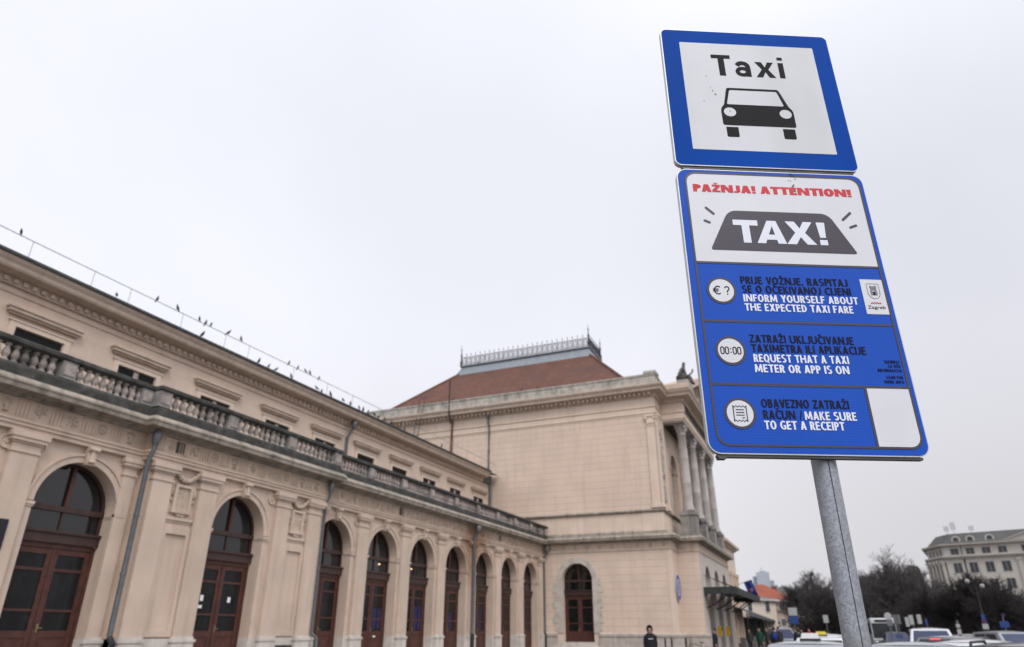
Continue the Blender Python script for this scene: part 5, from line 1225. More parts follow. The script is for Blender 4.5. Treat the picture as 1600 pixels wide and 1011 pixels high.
    if aerial: mb = MB(); mb.tube([(x3-.2, 0, H-.01), (x3-.35, 0, H+.14)], .008, 5); lpart(mb, 'aerial', M_trimb, root)
    if rails:
        for s in (-1, 1): mb = MB(); mb.tube([(x2+.1, s*(tw-.06), H-.01), (x2+.18, s*(tw-.06), H+.05), (x3-.18, s*(tw-.06), H+.05), (x3-.1, s*(tw-.06), H-.01)], .018, 6); lpart(mb, 'roof_rail', M_trimb, root)
    if paper:
        P = (Vector(B[1])+Vector(B[2]))/2; Q = (Vector(Tp[1])+Vector(Tp[2]))/2; q = P.lerp(Q, .25)
        mb = MB(); mb.add([q+Vector((.02, -.02, -.06)), q+Vector((.02, .3, -.06)), q+Vector((-.03, .3, .06)), q+Vector((-.03, -.02, .06))], [(0, 1, 2, 3)]); lpart(mb, 'paper_sheet', M_white, ws)
    if taxi:
        xm_ = (x2+x3)/2; mb = MB()
        mb.add([(xm_-.11, -.15, H+.075), (xm_+.09, -.15, H+.075), (xm_+.09, .15, H+.075), (xm_-.11, .15, H+.075), (xm_-.05, -.13, H+.17), (xm_+.05, -.13, H+.17), (xm_+.05, .13, H+.17), (xm_-.05, .13, H+.17)], [(0, 1, 5, 4), (1, 2, 6, 5), (2, 3, 7, 6), (3, 0, 4, 7), (4, 5, 6, 7), (3, 2, 1, 0)])
        ts = bevel(lpart(mb, 'roof_sign', M_tyel if taxi == 'yellow' else M_twh, root), .015)
        mb = MB(); mb.box(xm_-.14, xm_+.14, -.16, .16, H+.02, H+.085); lpart(mb, 'sign_base', M_trimb, ts)
    return root
def toward(p): return math.atan2(-p.y, -p.x)      # heading from a point back to the photographer
RZ = -.12
p = at(1452, 35, RZ); car(p, toward(p)+.05, M_pwhite, 'white tall car facing us with a paper behind its windscreen', 'suv', 1.77, 1.86, paper=True, aerial=True)
p = at(1421, 14, RZ); car(p, toward(p)+3.12, M_psilver, 'silver car roof at the bottom edge right of the sign pole', 'sedan', 1.475, 1.76)
p = at(1268, 14.5, RZ); car(p, toward(p)+3.05, M_psilver, 'silver taxi with a white roof sign left of the sign pole', 'sedan', 1.475, 1.76, taxi='white')
p = at(1283, 24, RZ); car(p, toward(p)+3.1, M_pwhite, 'white taxi with a yellow roof sign close to the sign pole', 'sedan', 1.50, 1.76, taxi='yellow')
p = at(1302, 36, RZ); car(p, toward(p)+.15, M_pwhite, 'pale car half hidden behind the sign pole', 'hatch', 1.5, 1.7)
p = at(1500, 30, RZ); car(p, toward(p)+2.6, M_pgrey, 'dark grey hatchback with glowing red brake lamps', 'hatch', 1.5, 1.72, brake=True)
p = at(1529, 16.5, RZ); car(p, toward(p)+3.05, M_pwhite, 'white car with dark windows in front of the brake lights', 'hatch', 1.50, 1.72)
p = at(1550, 34, RZ); car(p, toward(p)+3.0, M_pdark, 'dark car braking beside the silver estate car', 'sedan', 1.46, 1.76, brake=True)
p = at(1582, 33, RZ); car(p, toward(p)+.4, M_psilver, 'silver estate car beyond the dark roof rails', 'suv', 1.66, 1.8)
p = at(1608, 13, RZ); car(p, toward(p)+3.1, M_pdark, 'black car with roof rails at the right edge', 'suv', 1.50, 1.8, rails=True)
p = at(1399, 60, RZ); car(p, toward(p)+.1, M_pdark, 'dark car facing us beside the coach', 'hatch', 1.62, 1.72)
p = at(1221, 62, RZ); car(p, toward(p)+.3, M_psilver, 'silver car parked under the yellow awning edge', 'suv', 1.9, 1.8)
p = at(1256, 66, RZ); car(p, toward(p)+.5, M_pwhite, 'white car far off beside the person in red', 'sedan', 1.5, 1.8)
p = at(1522, 44, RZ); car(p, toward(p)+2.4, M_pgrey, 'grey car far off behind the hatchback', 'sedan', 1.52, 1.8)
p = at(1290, 50, RZ); car(p, toward(p)+2.9, M_pgrey, 'brownish grey car far off left of the pole', 'hatch', 1.52, 1.75)
# coach
p = at(1382, 90, RZ); bus = thing('coach', p, 'white topped coach with a large dark windscreen facing us', 'bus', rz=toward(p)+.06)
mb = MB(); mb.box(-11, 0, -1.25, 1.25, .35, 2.95); bevel(lpart(mb, 'body', M_pwhite, bus), .12, 3)
mb = MB(); mb.box(-.02, .012, -1.14, 1.14, .95, 2.45); bevel(lpart(mb, 'windscreen', mk('coach windscreen', (.03, .034, .036), .25, .3, 1, 0, local=True), bus), .02)
mb = MB(); mb.box(.005, .03, -1.2, 1.2, .40, .80); lpart(mb, 'bumper', M_pgrey, bus)
mb = MB(); mb.box(.005, .03, -.8, .8, 2.55, 2.78); lpart(mb, 'destination_board', M_trimb, bus)
for s in (-1, 1):
    mb = MB(); mb.ell((.02, s*.95, .62), (.06, .17, .1), 8, 6); lpart(mb, 'headlight', M_hl, bus)
    mb = MB(); mb.tube([(-.1, s*1.22, 2.6), (.35, s*1.4, 2.5)], .03, 5); mb.box(.28, .40, s*1.42-.1, s*1.42+.1, 1.95, 2.5); lpart(mb, 'mirror', M_trimb, bus)
    for x in (-2.6, -8.2): wheel(bus, x, s*1.26, .48)
    for j in range(6):
        mb = MB(); a, c = sorted((s*1.245, s*1.262)); mb.box(-2.2-j*1.45, -.9-j*1.45, a, c, 1.35, 2.4); lpart(mb, 'side_window', M_cglass, bus)

# ------------------------------------------------------------------ people
p = at(1015, 28); person(p, toward(p)+.1, 1.67, cloth('black hooded jacket', (.012, .012, .015)), 'person in a black hooded jacket walking towards us before the pavilion', hood=True, walk=.5, printed=True)
for px, d, h, c, lb, kw in (
    (1186, 52, 1.72, (.014, .045, .034), 'person in a dark green jacket under the long awning', {}),
    (1198, 55, 1.76, (.045, .042, .05), 'person in a grey black coat beside the green jacket', {}),
    (1209, 50, 1.74, (.02, .02, .024), 'person in black with a bright blue backpack near the awning', {'bag': cloth('blue backpack', (.015, .03, .19))}),
    (1216, 57, 1.78, (.025, .025, .03), 'tall person in black right of the blue backpack', {}),
    (1243, 54, 1.70, (.02, .024, .02), 'person in a black coat below the blue and white sign', {'walk': .5}),
    (1252, 60, 1.66, (.03, .03, .045), 'person in dark navy walking left of the white car', {'walk': -.5}),
    (1264, 62, 1.72, (.42, .02, .02), 'person in a bright red jacket beyond the taxis', {}),
    (1116, 46, 1.62, (.02, .022, .024), 'person in dark clothes standing by the portico piers', {}),
    (1170, 58, 1.68, (.03, .035, .033), 'person in dark grey in the shade of the awning', {})):
    p = at(px, d); face = toward(p)+(math.pi if 'bag' in kw else random.uniform(-1.2, 1.2)); person(p, face, h, cloth(lb[-20:]+' cloth', c), lb, **kw)

# ------------------------------------------------------------------ bicycle and bollards by the pavilion
p = at(1087, 44); bk = thing('bicycle', p, 'dark bicycle parked before the pavilion plinth', 'bicycle', rz=1.9)
for x in (-.53, .53):
    mb = MB(); mb.tube([(x+.33*math.cos(2*math.pi*i/20), 0, .34+.33*math.sin(2*math.pi*i/20)) for i in range(21)], .018, 5); wl = lpart(mb, 'wheel', M_tyre, bk)
    mb = MB()
    for i in range(10): a = 2*math.pi*i/10; mb.tube([(x, 0, .34), (x+.32*math.cos(a), 0, .34+.32*math.sin(a))], .003, 3)
    lpart(mb, 'spokes', M_lightiron, wl)
mb = MB(); 
for a, c in (((-.53, 0, .34), (-.12, 0, .30)), ((-.12, 0, .30), (-.25, 0, .85)), ((-.12, 0, .30), (.38, 0, .78)), ((-.22, 0, .75), (.36, 0, .84)), ((-.53, 0, .34), (-.22, 0, .75)), ((.53, 0, .34), (.36, 0, .95))): mb.tube([a, c], .018, 6)
lpart(mb, 'frame', M_iron, bk)
mb = MB(); mb.tube([(.30, -.28, 1.06), (.36, -.14, 1.02), (.36, 0, .98), (.36, .14, 1.02), (.30, .28, 1.06)], .013, 6); lpart(mb, 'handlebar', M_iron, bk)
mb = MB(); mb.ell((-.27, 0, .90), (.13, .07, .035), 8, 5); lpart(mb, 'saddle', M_black, bk)
for i, px in enumerate((1038, 1048, 1070)):
    p = at(px, 43); b_ = thing('bollard', p, f'dark iron post before the pavilion plinth, {ORD[i]} from the left', 'bollard', 'posts before the pavilion')
    mb = MB(); mb.lathe(0, 0, [(.07, 0), (.07, .12), (.045, .16), (.045, .9), (.06, .93), (.06, .98), (.03, 1.05)], 10); lpart(mb, 'post', M_iron, b_)
    mb = MB(); mb.ell((0, 0, 1.09), (.06, .06, .06), 8, 6); lpart(mb, 'knob', M_iron, b_)

# ------------------------------------------------------------------ stalls with a long awning past the portico
A_, B_ = at(1173, 68), at(1221, 150); dv = (B_-A_).normalized(); nv = Vector((-dv.y, dv.x, 0))
aw = thing('market_stalls', A_, 'row of dark stalls under a long slate grey awning past the portico', 'market stall')
AT = lambda u, d, z: tuple(A_+dv*u+nv*d+Vector((0, 0, z)))
LA = (B_-A_).length
M_awn = mk('slate awning cloth', (.075, .082, .09), .8, .15, 1, .1, 10)
mb = MB(AT); mb.add([(0, 0, 3.05), (LA, 0, 3.05), (LA, 3.2, 4.35), (0, 3.2, 4.35), (0, 0, 2.98), (LA, 0, 2.98), (LA, 3.2, 4.28), (0, 3.2, 4.28)], [(0, 1, 2, 3), (7, 6, 5, 4), (0, 1, 5, 4), (1, 2, 6, 5), (2, 3, 7, 6), (3, 0, 4, 7)]); mb.box(-.02, LA, -.05, 0, 2.72, 3.07); mb.build('awning', M_awn, aw)
for j in range(9):
    u = .1+j*(LA-.2)/8; mb = MB(AT); mb.tube([(u, .15, 0), (u, .15, 3.0)], .05, 6); mb.build('post', M_iron, aw)
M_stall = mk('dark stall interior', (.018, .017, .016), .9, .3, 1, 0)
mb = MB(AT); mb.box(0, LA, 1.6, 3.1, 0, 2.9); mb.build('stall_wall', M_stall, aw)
for j in range(12):
    u = 2+j*6.4; mb = MB(AT); mb.box(u, u+4.2, .7, 1.5, .05, .95); mb.build('counter', mk('stall counter', (.12, .11, .1), .8, .3, 1, .1), aw)
mb = MB(AT); mb.box(1.0, 3.4, 1.5, 1.59, 2.0, 2.5); mb.build('lit_panel', mk('red lit panel', (.5, .06, .03), .5, .6, 3, 0, emit=.25), aw)

# ------------------------------------------------------------------ houses and far buildings
def windows(mbT, root, u0, u1, n, zs, w, h, d=.0, fm=None, name='window'):
    for z in zs:
        for i in range(n):
            c = u0+(u1-u0)*(i+.5)/n; mb = MB(mbT)
            mb.box(c-w/2-.12, c+w/2+.12, d-.07, d, z-h/2-.12, z+h/2+.12); o = mb.build(name, fm, root)
            mb = MB(mbT); mb.box(c-w/2, c-.03, d-.085, d-.071, z-h/2, z+h/2); mb.box(c+.03, c+w/2, d-.085, d-.071, z-h/2, z+h/2); mb.build('pane', M_fglass, o)
M_fglass = mk('far window glass', (.05, .055, .06), .2, .3, 1, 0)
M_fframe = mk('pale window frame', (.5, .48, .44), .8, .05, 3, 0)
M_oran = mk('orange roof tiles', (.25, .075, .045), .85, .15, .6, .1, 6, dirt=.4, dirtcol=(.16, .06, .042), dscale=.4)
def gable_house(name, px0, px1, dist, ze, zr, depth, wallm, roofm, label, ang, nwin, zs, chim=()):
    a, c = at(px0, dist, 0, 940), at(px1, dist*(1+ang), 0, 940); dv = (c-a).normalized(); nv = Vector((-dv.y, dv.x, 0))
    if nv.dot(a) < 0: nv = -nv
    Lh = (c-a).length; root = thing(name, a, label, 'house'); Tq = lambda u, d, z: tuple(a+dv*u+nv*d+Vector((0, 0, z)))
    mb = MB(Tq); mb.box(0, Lh, 0, depth, -.12, ze); mb.build('wall', wallm, root)
    e = .5; mb = MB(Tq); i_ = min(Lh, depth)*.42
    mb.add([(-e, -e, ze), (Lh+e, -e, ze), (Lh+e, depth+e, ze), (-e, depth+e, ze), (i_, depth/2, zr), (Lh-i_, depth/2, zr)], [(0, 1, 5, 4), (1, 2, 5), (2, 3, 4, 5), (3, 0, 4), (3, 2, 1, 0)])
    mb.add([(-e, -e, ze-.25), (Lh+e, -e, ze-.25), (Lh+e, depth+e, ze-.25), (-e, depth+e, ze-.25), (-e, -e, ze-.004), (Lh+e, -e, ze-.004), (Lh+e, depth+e, ze-.004), (-e, depth+e, ze-.004)], [(0, 1, 5, 4), (1, 2, 6, 5), (2, 3, 7, 6), (3, 0, 4, 7), (0, 1, 2, 3)], 1)
    rf = mb.build('roof', [roofm, M_fframe], root)
    for u, d, h in chim:
        mb = MB(Tq); mb.box(u-.4, u+.4, d-.4, d+.4, ze+.3, h); mb.box(u-.5, u+.5, d-.5, d+.5, h, h+.2); mb.build('chimney', mk('chimney brick', (.2, .08, .06), .9, .2, 3, .1), rf)
    windows(Tq, root, 0, Lh, nwin, zs, .9, 1.4, 0, M_fframe)
    return root
M_cream = mk('cream render', (.66, .58, .47), .85, .05, .5, .05, 5, streak=.15, streakcol=(.45, .4, .33)); M_brownw = mk('brown render', (.36, .27, .215), .85, .1, .5, .05, 5)
gable_house('cream_house', 1156, 1211, 118, hgt(934, 118, 1200), hgt(921, 118, 1200), 10, M_cream, M_roofdark, 'cream house with a dark roof behind the long awning', .06, 2, (5.0,), ((3, 3, hgt(924, 118, 1200)),))
gable_house('orange_roof_house', 1172, 1240, 165, hgt(938, 165, 1200), hgt(910, 165, 1200), 11, M_brownw, M_oran, 'brown house with a bright orange tiled roof behind the cream house', .02, 5, (6.3, 3.2), ((7.5, 5, hgt(915, 165, 1200)),))
gable_house('dark_roof_house', 1236, 1262, 190, hgt(930, 190, 1250), hgt(913, 190, 1250), 9, M_brownw, M_roofdark, 'dark gabled house half hidden by the left bare trees', .02, 3, (5.5,))
# glass tower
tp_ = at(1195, 620, 0, 915); tw_ = thing('office_tower', tp_, 'tall pale grey glass office tower far behind the orange roof', 'tower'); dv = Vector((-tp_.y, tp_.x, 0)).normalized()*-1; nv = tp_.normalized()
Tq = lambda u, d, z: tuple(tp_+dv*u+nv*d+Vector((0, 0, z)))
M_tower = mk('grey curtain wall', (.38, .42, .46), .5, .08, .05, 0, brick=(3.0, 3.4, 1, .25, .2)); M_tower2 = mk('dark curtain wall', (.30, .345, .385), .5, .08, .05, 0, brick=(3.0, 3.4, 1, .25, .2))
mb = MB(Tq); mb.box(-5.5, 4.5, 0, 18, 0, hgt(894, 620, 1195)); mb.build('main_shaft', M_tower, tw_)
mb = MB(Tq); mb.box(-8.5, -5.51, 3, 16, 0, hgt(900, 620, 1195)); mb.build('left_shaft', M_tower2, tw_)
mb = MB(Tq); mb.box(4.51, 7.5, 2, 16, 0, hgt(907, 620, 1195)); mb.box(7.51, 10, 4, 15, 0, hgt(914, 620, 1195)); mb.build('right_shaft', M_tower2, tw_)
mb = MB(Tq); mb.tube([(-1, 6, hgt(894, 620, 1195)), (-1, 6, hgt(885, 620, 1195))], .25, 5); mb.box(-3, 2, 4, 9, hgt(894, 620, 1195)+.01, hgt(894, 620, 1195)+1.4); mb.build('mast', M_lightiron, tw_)
# grand hotel
H1, H2, H0 = Vector((182.8, -23.9, 0)), Vector((178.8, -37.6, 0)), Vector((190.0, -21.4, 0))
dv = (H2-H1).normalized(); nv = Vector((-dv.y, dv.x, 0)); nv = nv if nv.x > 0 else -nv
hot = thing('hotel_building', H1, 'large cream hotel with a grey mansard roof at the right edge', 'hotel')
M_hotel = mk('pale hotel stone', (.44, .41, .365), .85, .06, .3, .1, 3, streak=.2, streakcol=(.33, .3, .265)); M_hotelt = mk('hotel stone trim', (.40, .37, .33), .85, .08, .5, .1, 3, streak=.3, streakcol=(.26, .24, .21))
M_slate = mk('grey slate roof', (.085, .085, .082), .85, .15, .5, .1, 3, dirt=.4, dirtcol=(.15, .145, .125), dscale=.2)
HT = lambda u, d, z: tuple(H1+dv*u+nv*d+Vector((0, 0, z)))
zc = 16.3; ztop = 18.75; Lf = 46
cd = (H0-H1).normalized(); cl = (H0-H1).length; cn = Vector((-cd.y, cd.x, 0)); cn = cn if cn.x < 0 else -cn
H3 = H0+Vector((H0.x, H0.y, 0)).normalized()*24-Vector((0, 1.0, 0))
foot = [H1+dv*Lf, H1, H0, H3, H3+nv*20, H1+dv*Lf+nv*40]
mb = MB()
for a, c in zip(foot, foot[1:]+foot[:1]): mb.quad((a.x, a.y, 0), (c.x, c.y, 0), (c.x, c.y, ztop), (a.x, a.y, ztop))
mb.build('wall', M_hotel, hot)
path = [(q.x, q.y) for q in (H3, H0, H1, H1+dv*Lf)]
q_ = MB(); q_.mold(path, [(1, 0), (1, 1)])
sgn = 1 if (Vector((q_.v[4].x, q_.v[4].y, 0))-H1).dot(nv) < 0 else -1
if sgn < 0: path = path[::-1]
mb = MB(); mb.mold(path, [(0, zc-.5), (.25, zc-.4), (.3, zc-.1), (.8, zc), (.8, zc+.3), (0, zc+.4)]); mb.mold(path, [(0, ztop-.3), (.3, ztop-.2), (.9, ztop), (.95, ztop+.3), (-.3, ztop+.35)]); mb.mold(path, [(0, 5.2), (.25, 5.3), (.25, 5.7), (0, 5.8)]); mb.build('cornice', M_hotelt, hot)
mb = MB(); ins = [q_2 for q_2 in path]
def inset(o, z): 
    t = MB(); t.mold(path, [(-o, z), (-o, z+1)]); return [t.v[i].copy() for i in range(0, len(path)*2, 2)]
r0, r1, r2 = inset(.1, ztop+.34), inset(2.4, ztop+2.7), inset(9, ztop+3.35)
for a, b_ in ((r0, r1), (r1, r2)):
    for i in range(len(a)-1): mb.quad(a[i], a[i+1], b_[i+1], b_[i])
hr = mb.build('mansard_roof', M_slate, hot)
# dormers, windows, pilasters, gable
for u in (2.7, 5.4, 9.0):
    mb = MB(HT); mb.ring(u, ztop+1.15, .55, .85, .55, 1.9, 0, 180, 12); mb.box(u-.85, u-.55, .55, 1.9, ztop+.5, ztop+1.15); mb.box(u+.55, u+.85, .55, 1.9, ztop+.5, ztop+1.15); mb.box(u-1.0, u+1.0, .5, 1.9, ztop+.3, ztop+.5)
    mb.disc(u, ztop+1.15, .54, .75, .8, 12, 1); mb.build('dormer', [M_hotelt, M_fglass], hr)
us_ = [2.0+2.95*i for i in range(4)]
for u in us_:
    for z, w, h in ((17.45, 1.5, 1.25), (14.1, 1.5, 2.0), (10.7, 1.5, 2.0), (7.3, 1.5, 2.2)):
        windows(HT, hot, u-.5, u+.5, 1, (z,), w, h, 0, M_hotelt)
for k_ in range(3):
    for i in range(4):
        u = 15.0+i*2.6+k_*11.0
        for z, h in ((17.45, 1.25), (13.2, 3.6), (9.6, 2.4), (6.9, 1.6)): windows(HT, hot, u-.5, u+.5, 1, (z,), 1.5, h, 0, M_hotelt)
mb = MB(HT)
for u in [13.3+i*2.6 for i in range(8)]: mb.box(u-.35, u+.35, -.35, 0, 5.8, 15.8); mb.box(u-.5, u+.5, -.45, 0, 15.2, 15.8)
mb.build('pilasters', M_hotelt, hot)
mb = MB(HT); mb.prism([(11.8, ztop+.36), (32, ztop+.36), (21.9, ztop+3.6)], -.6, 3, 0); mb.prism([(11.2, ztop+.35), (11.9, ztop+.7), (21.9, ztop+3.95), (21.9, ztop+3.61)], -.9, -.61, 0); mb.build('gable', M_hotelt, hot)
CT = lambda u, d, z: tuple(H1+cd*u+cn*(-d)+Vector((0, 0, z)))
mb = MB(CT)
for i in range(5):
    u = .6+i*(cl-1.2)/4; mb.tube([(u, -.5, 5.8), (u, -.5, 15.2)], .36, 10); mb.box(u-.5, u+.5, -1.0, 0, 15.2, 15.78); mb.ell((u, -.55, 14.9), (.55, .4, .5), 8, 6)
mb.build('half_columns', M_hotelt, hot)
mb = MB(HT); mb.tube([(3.48, -.12, 5.8), (3.48, -.12, 16.2)], .12, 8); mb.tube([(3.48, -.95, 16.7), (3.48, -.95, 18.6)], .1, 8); mb.build('downpipe', M_iron, hot)
for i in range(4):
    u = .6+(i+.5)*(cl-1.2)/4
    for z, h in ((17.45, 1.2), (13.6, 2.2), (10.2, 2.0), (7.2, 2.0)): windows(CT, hot, u-.3, u+.3, 1, (z,), .9, h, 0, M_hotelt)
for u, d, z, h in ((2.2, 4.5, ztop+2.9, 2.6), (1.0, 3.4, ztop+2.7, 1.9), (5.6, 5, ztop+2.9, 1.6)):
    mb = MB(HT); mb.tube([(u, d, z-.6), (u, d, z+h)], .06, 5)
    for q in (-.35, 0, .35): mb.box(u+q-.09, u+q+.09, d-.12, d+.12, z+h*.35, z+h*.95)
    mb.build('rooftop_aerial', M_lightiron, hr)
# brown palace between the trees
pa, pb = at(1424, 200, 0, 925), at(1447, 207, 0, 925); bd = thing('brown_palace', pa, 'dark brown building with a round topped roof left of the hotel', 'building'); dv2 = (pb-pa).normalized(); nv2 = pa.normalized(); PT = lambda u, d, z: tuple(pa+dv2*u+nv2*d+Vector((0, 0, z)))
M_bp = mk('dark brown stone', (.10, .085, .075), .85, .15, .4, .1, 3); Lp = (pb-pa).length; zt2 = hgt(905, 200, 1435)
mb = MB(PT); mb.box(0, Lp, 0, 14, 0, zt2); mb.box(-.3, Lp+.3, -.3, 14, zt2, zt2+.5); mb.build('wall', M_bp, bd)
mb = MB(PT); mb.prism([(0, zt2+.51), (Lp, zt2+.51), (Lp-.3, zt2+2.6), (Lp-1.2, zt2+3.4), (1.2, zt2+3.4), (.3, zt2+2.6)], .3, 13.5); mb.build('roof', M_roofdark, bd)
windows(PT, bd, .3, Lp-.3, 3, (zt2-1.6, zt2-5, zt2-8.4), .8, 1.5, 0, M_bp)

# ------------------------------------------------------------------ bare winter trees
M_bark = mk('winter bark', (.055, .047, .042), .9, .25, 3, .3, 20, local=True); M_twig = mk('winter twigs', (.078, .069, .067), .9, .2, 2, 0, local=True)
M_twigw = mk('far wood twigs', (.046, .042, .042), .9, .2, .5, 0); M_twigd = mk('dense dark twigs', (.031, .027, .027), .9, .25, 2, 0, local=True)
def tree_meshes(seed, h, spread, trunk_h, n1=9, n2=6, n3=6, n4=5, rt=.018, dense=False, up=.55):
    r = random.Random(seed); tr, cr = MB(), MB()
    def rv(d, a):
        v = Vector((r.gauss(0, 1), r.gauss(0, 1), r.gauss(0, 1))); v = (v-d*v.dot(d)).normalized(); return (d*math.cos(a)+v*math.sin(a)).normalized()
    def br(p, d, ln, rd, lv):
        k = 4 if lv < 2 else (3 if lv < 3 else 2); pts = [p]; q = p
        for i in range(k):
            d = (d+Vector((r.gauss(0, .13), r.gauss(0, .13), r.gauss(.05, .1)))).normalized(); q = q+d*ln/k; pts.append(q)
        (tr if lv < 1 else cr).tube(pts, rd, (8, 6, 4, 3, 3, 3)[lv], 0, r1=rd*(.55 if lv < 4 else .5), cap=False)
        if lv >= 4: return
        n = (n1, n2, n3, n4)[lv]
        for i in range(n):
            t = (.45+.55*(i+r.random())/n) if lv == 0 else (.25+.75*(i+r.random())/n); j = min(k-1, int(t*k)); pp = pts[j].lerp(pts[j+1], t*k-j)
            if lv == 0:
                a = 2*math.pi*(i/n+r.uniform(-.08, .08))*2.4; nd_ = Vector((math.cos(a), math.sin(a), up*(.3+2.2*t*t)+r.uniform(-.1, .2))).normalized(); l2 = spread*(1.15-.42*t*t)*r.uniform(.8, 1.15)
            else: nd_ = rv(d, rad(r.uniform(28, 58))); nd_.z += .12; nd_.normalize(); l2 = ln*(.62 if lv == 1 else .58)*r.uniform(.65, 1.15)
            br(pp, nd_, l2, max(rt, rd*(.5 if lv == 0 else .48)), lv+1)
    br(Vector((0, 0, -.1)), Vector((0, 0, 1)), h*.72, h*.017, 0)
    return tr, cr
def tree(p, meshes, label, s=1.0, rz=0, twig=None, cat='tree', group=None):
    root = thing('bare_tree', p, label, cat, group, rz=rz); root.scale = (s, s, s)
    for nm_, m_ in zip(('trunk', 'crown'), meshes):
        o = bpy.data.objects.new(nm_, m_); COL.objects.link(o); o.parent = root
    return root
def bake(tm, twig):
    a = tm[0].build('trunk', M_bark, None); c = tm[1].build('crown', twig, None); out = (a.data, c.data)
    bpy.data.objects.remove(a); bpy.data.objects.remove(c); return out
TA = bake(tree_meshes(5, 14, 4.7, 3, 15, 7, 7, 6, .0165), M_twig); TB = bake(tree_meshes(11, 14, 4.5, 3, 15, 7, 7, 6, .0165), M_twig)
TD = bake(tree_meshes(23, 9, 3.6, 1.5, 16, 8, 8, 6, .022, up=.5), M_twigd); TE = bake(tree_meshes(31, 9, 3.9, 1.5, 16, 8, 8, 6, .022, up=.35), M_twigd)
RP = -.12
for px, d, hp, ms, rz, lb in (
    (1262, 120, 893, TA, .3, 'tall bare tree with a bird nest beside the orange roofed house'),
    (1290, 128, 918, TB, 1.9, 'bare tree just left of the sign pole'),
    (1308, 122, 925, TA, 2.9, 'smaller bare tree mostly behind the sign pole'),
    (1275, 150, 905, TB, 5.5, 'bare tree filling the gap behind the tree with the nest'),
    (1296, 116, 930, TE, 3.6, 'low dense tree left of the sign pole foot'),
    (1240, 140, 925, TB, 4.1, 'thin bare tree rising beside the dark gabled house'),
    (1392, 112, 868, TB, .8, 'tallest bare tree right of the sign pole'),
    (1365, 118, 900, TA, 5.0, 'bare tree just right of the sign pole'),
    (1418, 122, 890, TA, 1.2, 'tall bare tree before the dark brown building'),
    (1440, 118, 915, TB, 3.3, 'bare tree left of the clipped dark trees'),
    (1380, 128, 895, TD, 2.2, 'dense bare tree behind the coach'),
    (1402, 126, 884, TD, 1.1, 'broad dense tree behind the tallest bare tree'),
    (1358, 124, 908, TE, 4.4, 'broad low tree behind the one right of the pole'),
    (1430, 126, 900, TD, 3.0, 'broad dense tree before the dark brown building'),
    (1268, 132, 912, TD, 2.7, 'dense tree behind the tree with the nest'),
    (1345, 125, 925, TE, 2.0, 'low dense tree behind the sign pole')):
    hh = hgt(hp, d, px)-RP; base_h = 14.5 if ms in (TA, TB) else 9.6
    tree(at(px, d, RP, 935), ms, lb, hh/base_h, rz)
for px, d, hp, ms, rz, lb in (
    (1522, 84, 897, TD, .2, 'rounded dark tree with dense twigs in front of the hotel'),
    (1474, 88, 922, TE, 1.0, 'low dark tree at the left end of the clipped row'),
    (1497, 86, 915, TD, 4.5, 'dark dense tree left of the rounded one'),
    (1556, 82, 915, TE, 2.6, 'dark dense tree right of the rounded one'),
    (1583, 84, 932, TD, 3.1, 'low dark tree near the right edge'),
    (1606, 80, 940, TE, .6, 'dark tree cut by the right edge'),
    (1448, 92, 935, TD, 5.2, 'low dark tree behind the white car'),
    (1425, 96, 938, TE, 3.9, 'low dark tree behind the parking signs')):
    hh = hgt(hp, d, px)-RP; tree(at(px, d, RP, 945), ms, lb, hh/9.6, rz, group='clipped dark trees before the hotel')
# far wood behind the park and the houses
mb = MB(); r = random.Random(5); ha, hb = at(1232, 205), at(1680, 135)
for i in range(16000):
    t = r.random(); c = ha.lerp(hb, t)+Vector((r.uniform(-4, 4), r.uniform(-3, 3), 0)); z = (5.2+1.6*math.sin(t*31)+1.1*math.sin(t*77+1))*r.random()**.7; v = Vector((r.gauss(0, 1), r.gauss(0, 1), r.gauss(.8, 1))).normalized(); u = v.cross(Vector((r.gauss(0, 1), r.gauss(0, 1), r.gauss(0, 1)))).normalized()
    mb.add([c+Vector((0, 0, z))-u*.09, c+Vector((0, 0, z))+u*.09, c+Vector((0, 0, z))+v*1.3], [(0, 1, 2)])
tag(mb.build('far_wood', M_twigw, None, fix=False), 'dark band of far bare trees closing the square', 'trees', kind='stuff')
# hedge along the park
mb = MB(); r = random.Random(77); ha, hb = at(1238, 128), at(1640, 86)
for i in range(13000):
    t = r.random(); c = ha.lerp(hb, t)+Vector((r.uniform(-1.2, 1.2), r.uniform(-.8, .8), 0)); z = 3.4*r.random()**.8*(1+.25*math.sin(t*40)); v = Vector((r.gauss(0, 1), r.gauss(0, 1), r.gauss(.4, 1))).normalized(); u = v.cross(Vector((r.gauss(0, 1), r.gauss(0, 1), r.gauss(0, 1)))).normalized()
    mb.add([c+Vector((0, 0, z))-u*.05, c+Vector((0, 0, z))+u*.05, c+Vector((0, 0, z))+v*.55], [(0, 1, 2)])
tag(mb.build('hedge', M_twigd, None, fix=False), 'dark twiggy hedge along the park under the trees', 'hedge', kind='stuff')
mb = MB(); mb.ell((0, 0, 0), (.32, .32, .26), 8, 6)
for v in mb.v: v += Vector((r.uniform(-.06, .06), r.uniform(-.06, .06), r.uniform(-.06, .06)))
ns = mb.build('bird_nest', M_bark, None); ns.location = at(1268, 120, hgt(894, 120, 1268)-.3, 896); tag(ns, 'round twig nest high in the tallest left bare tree', 'nest')

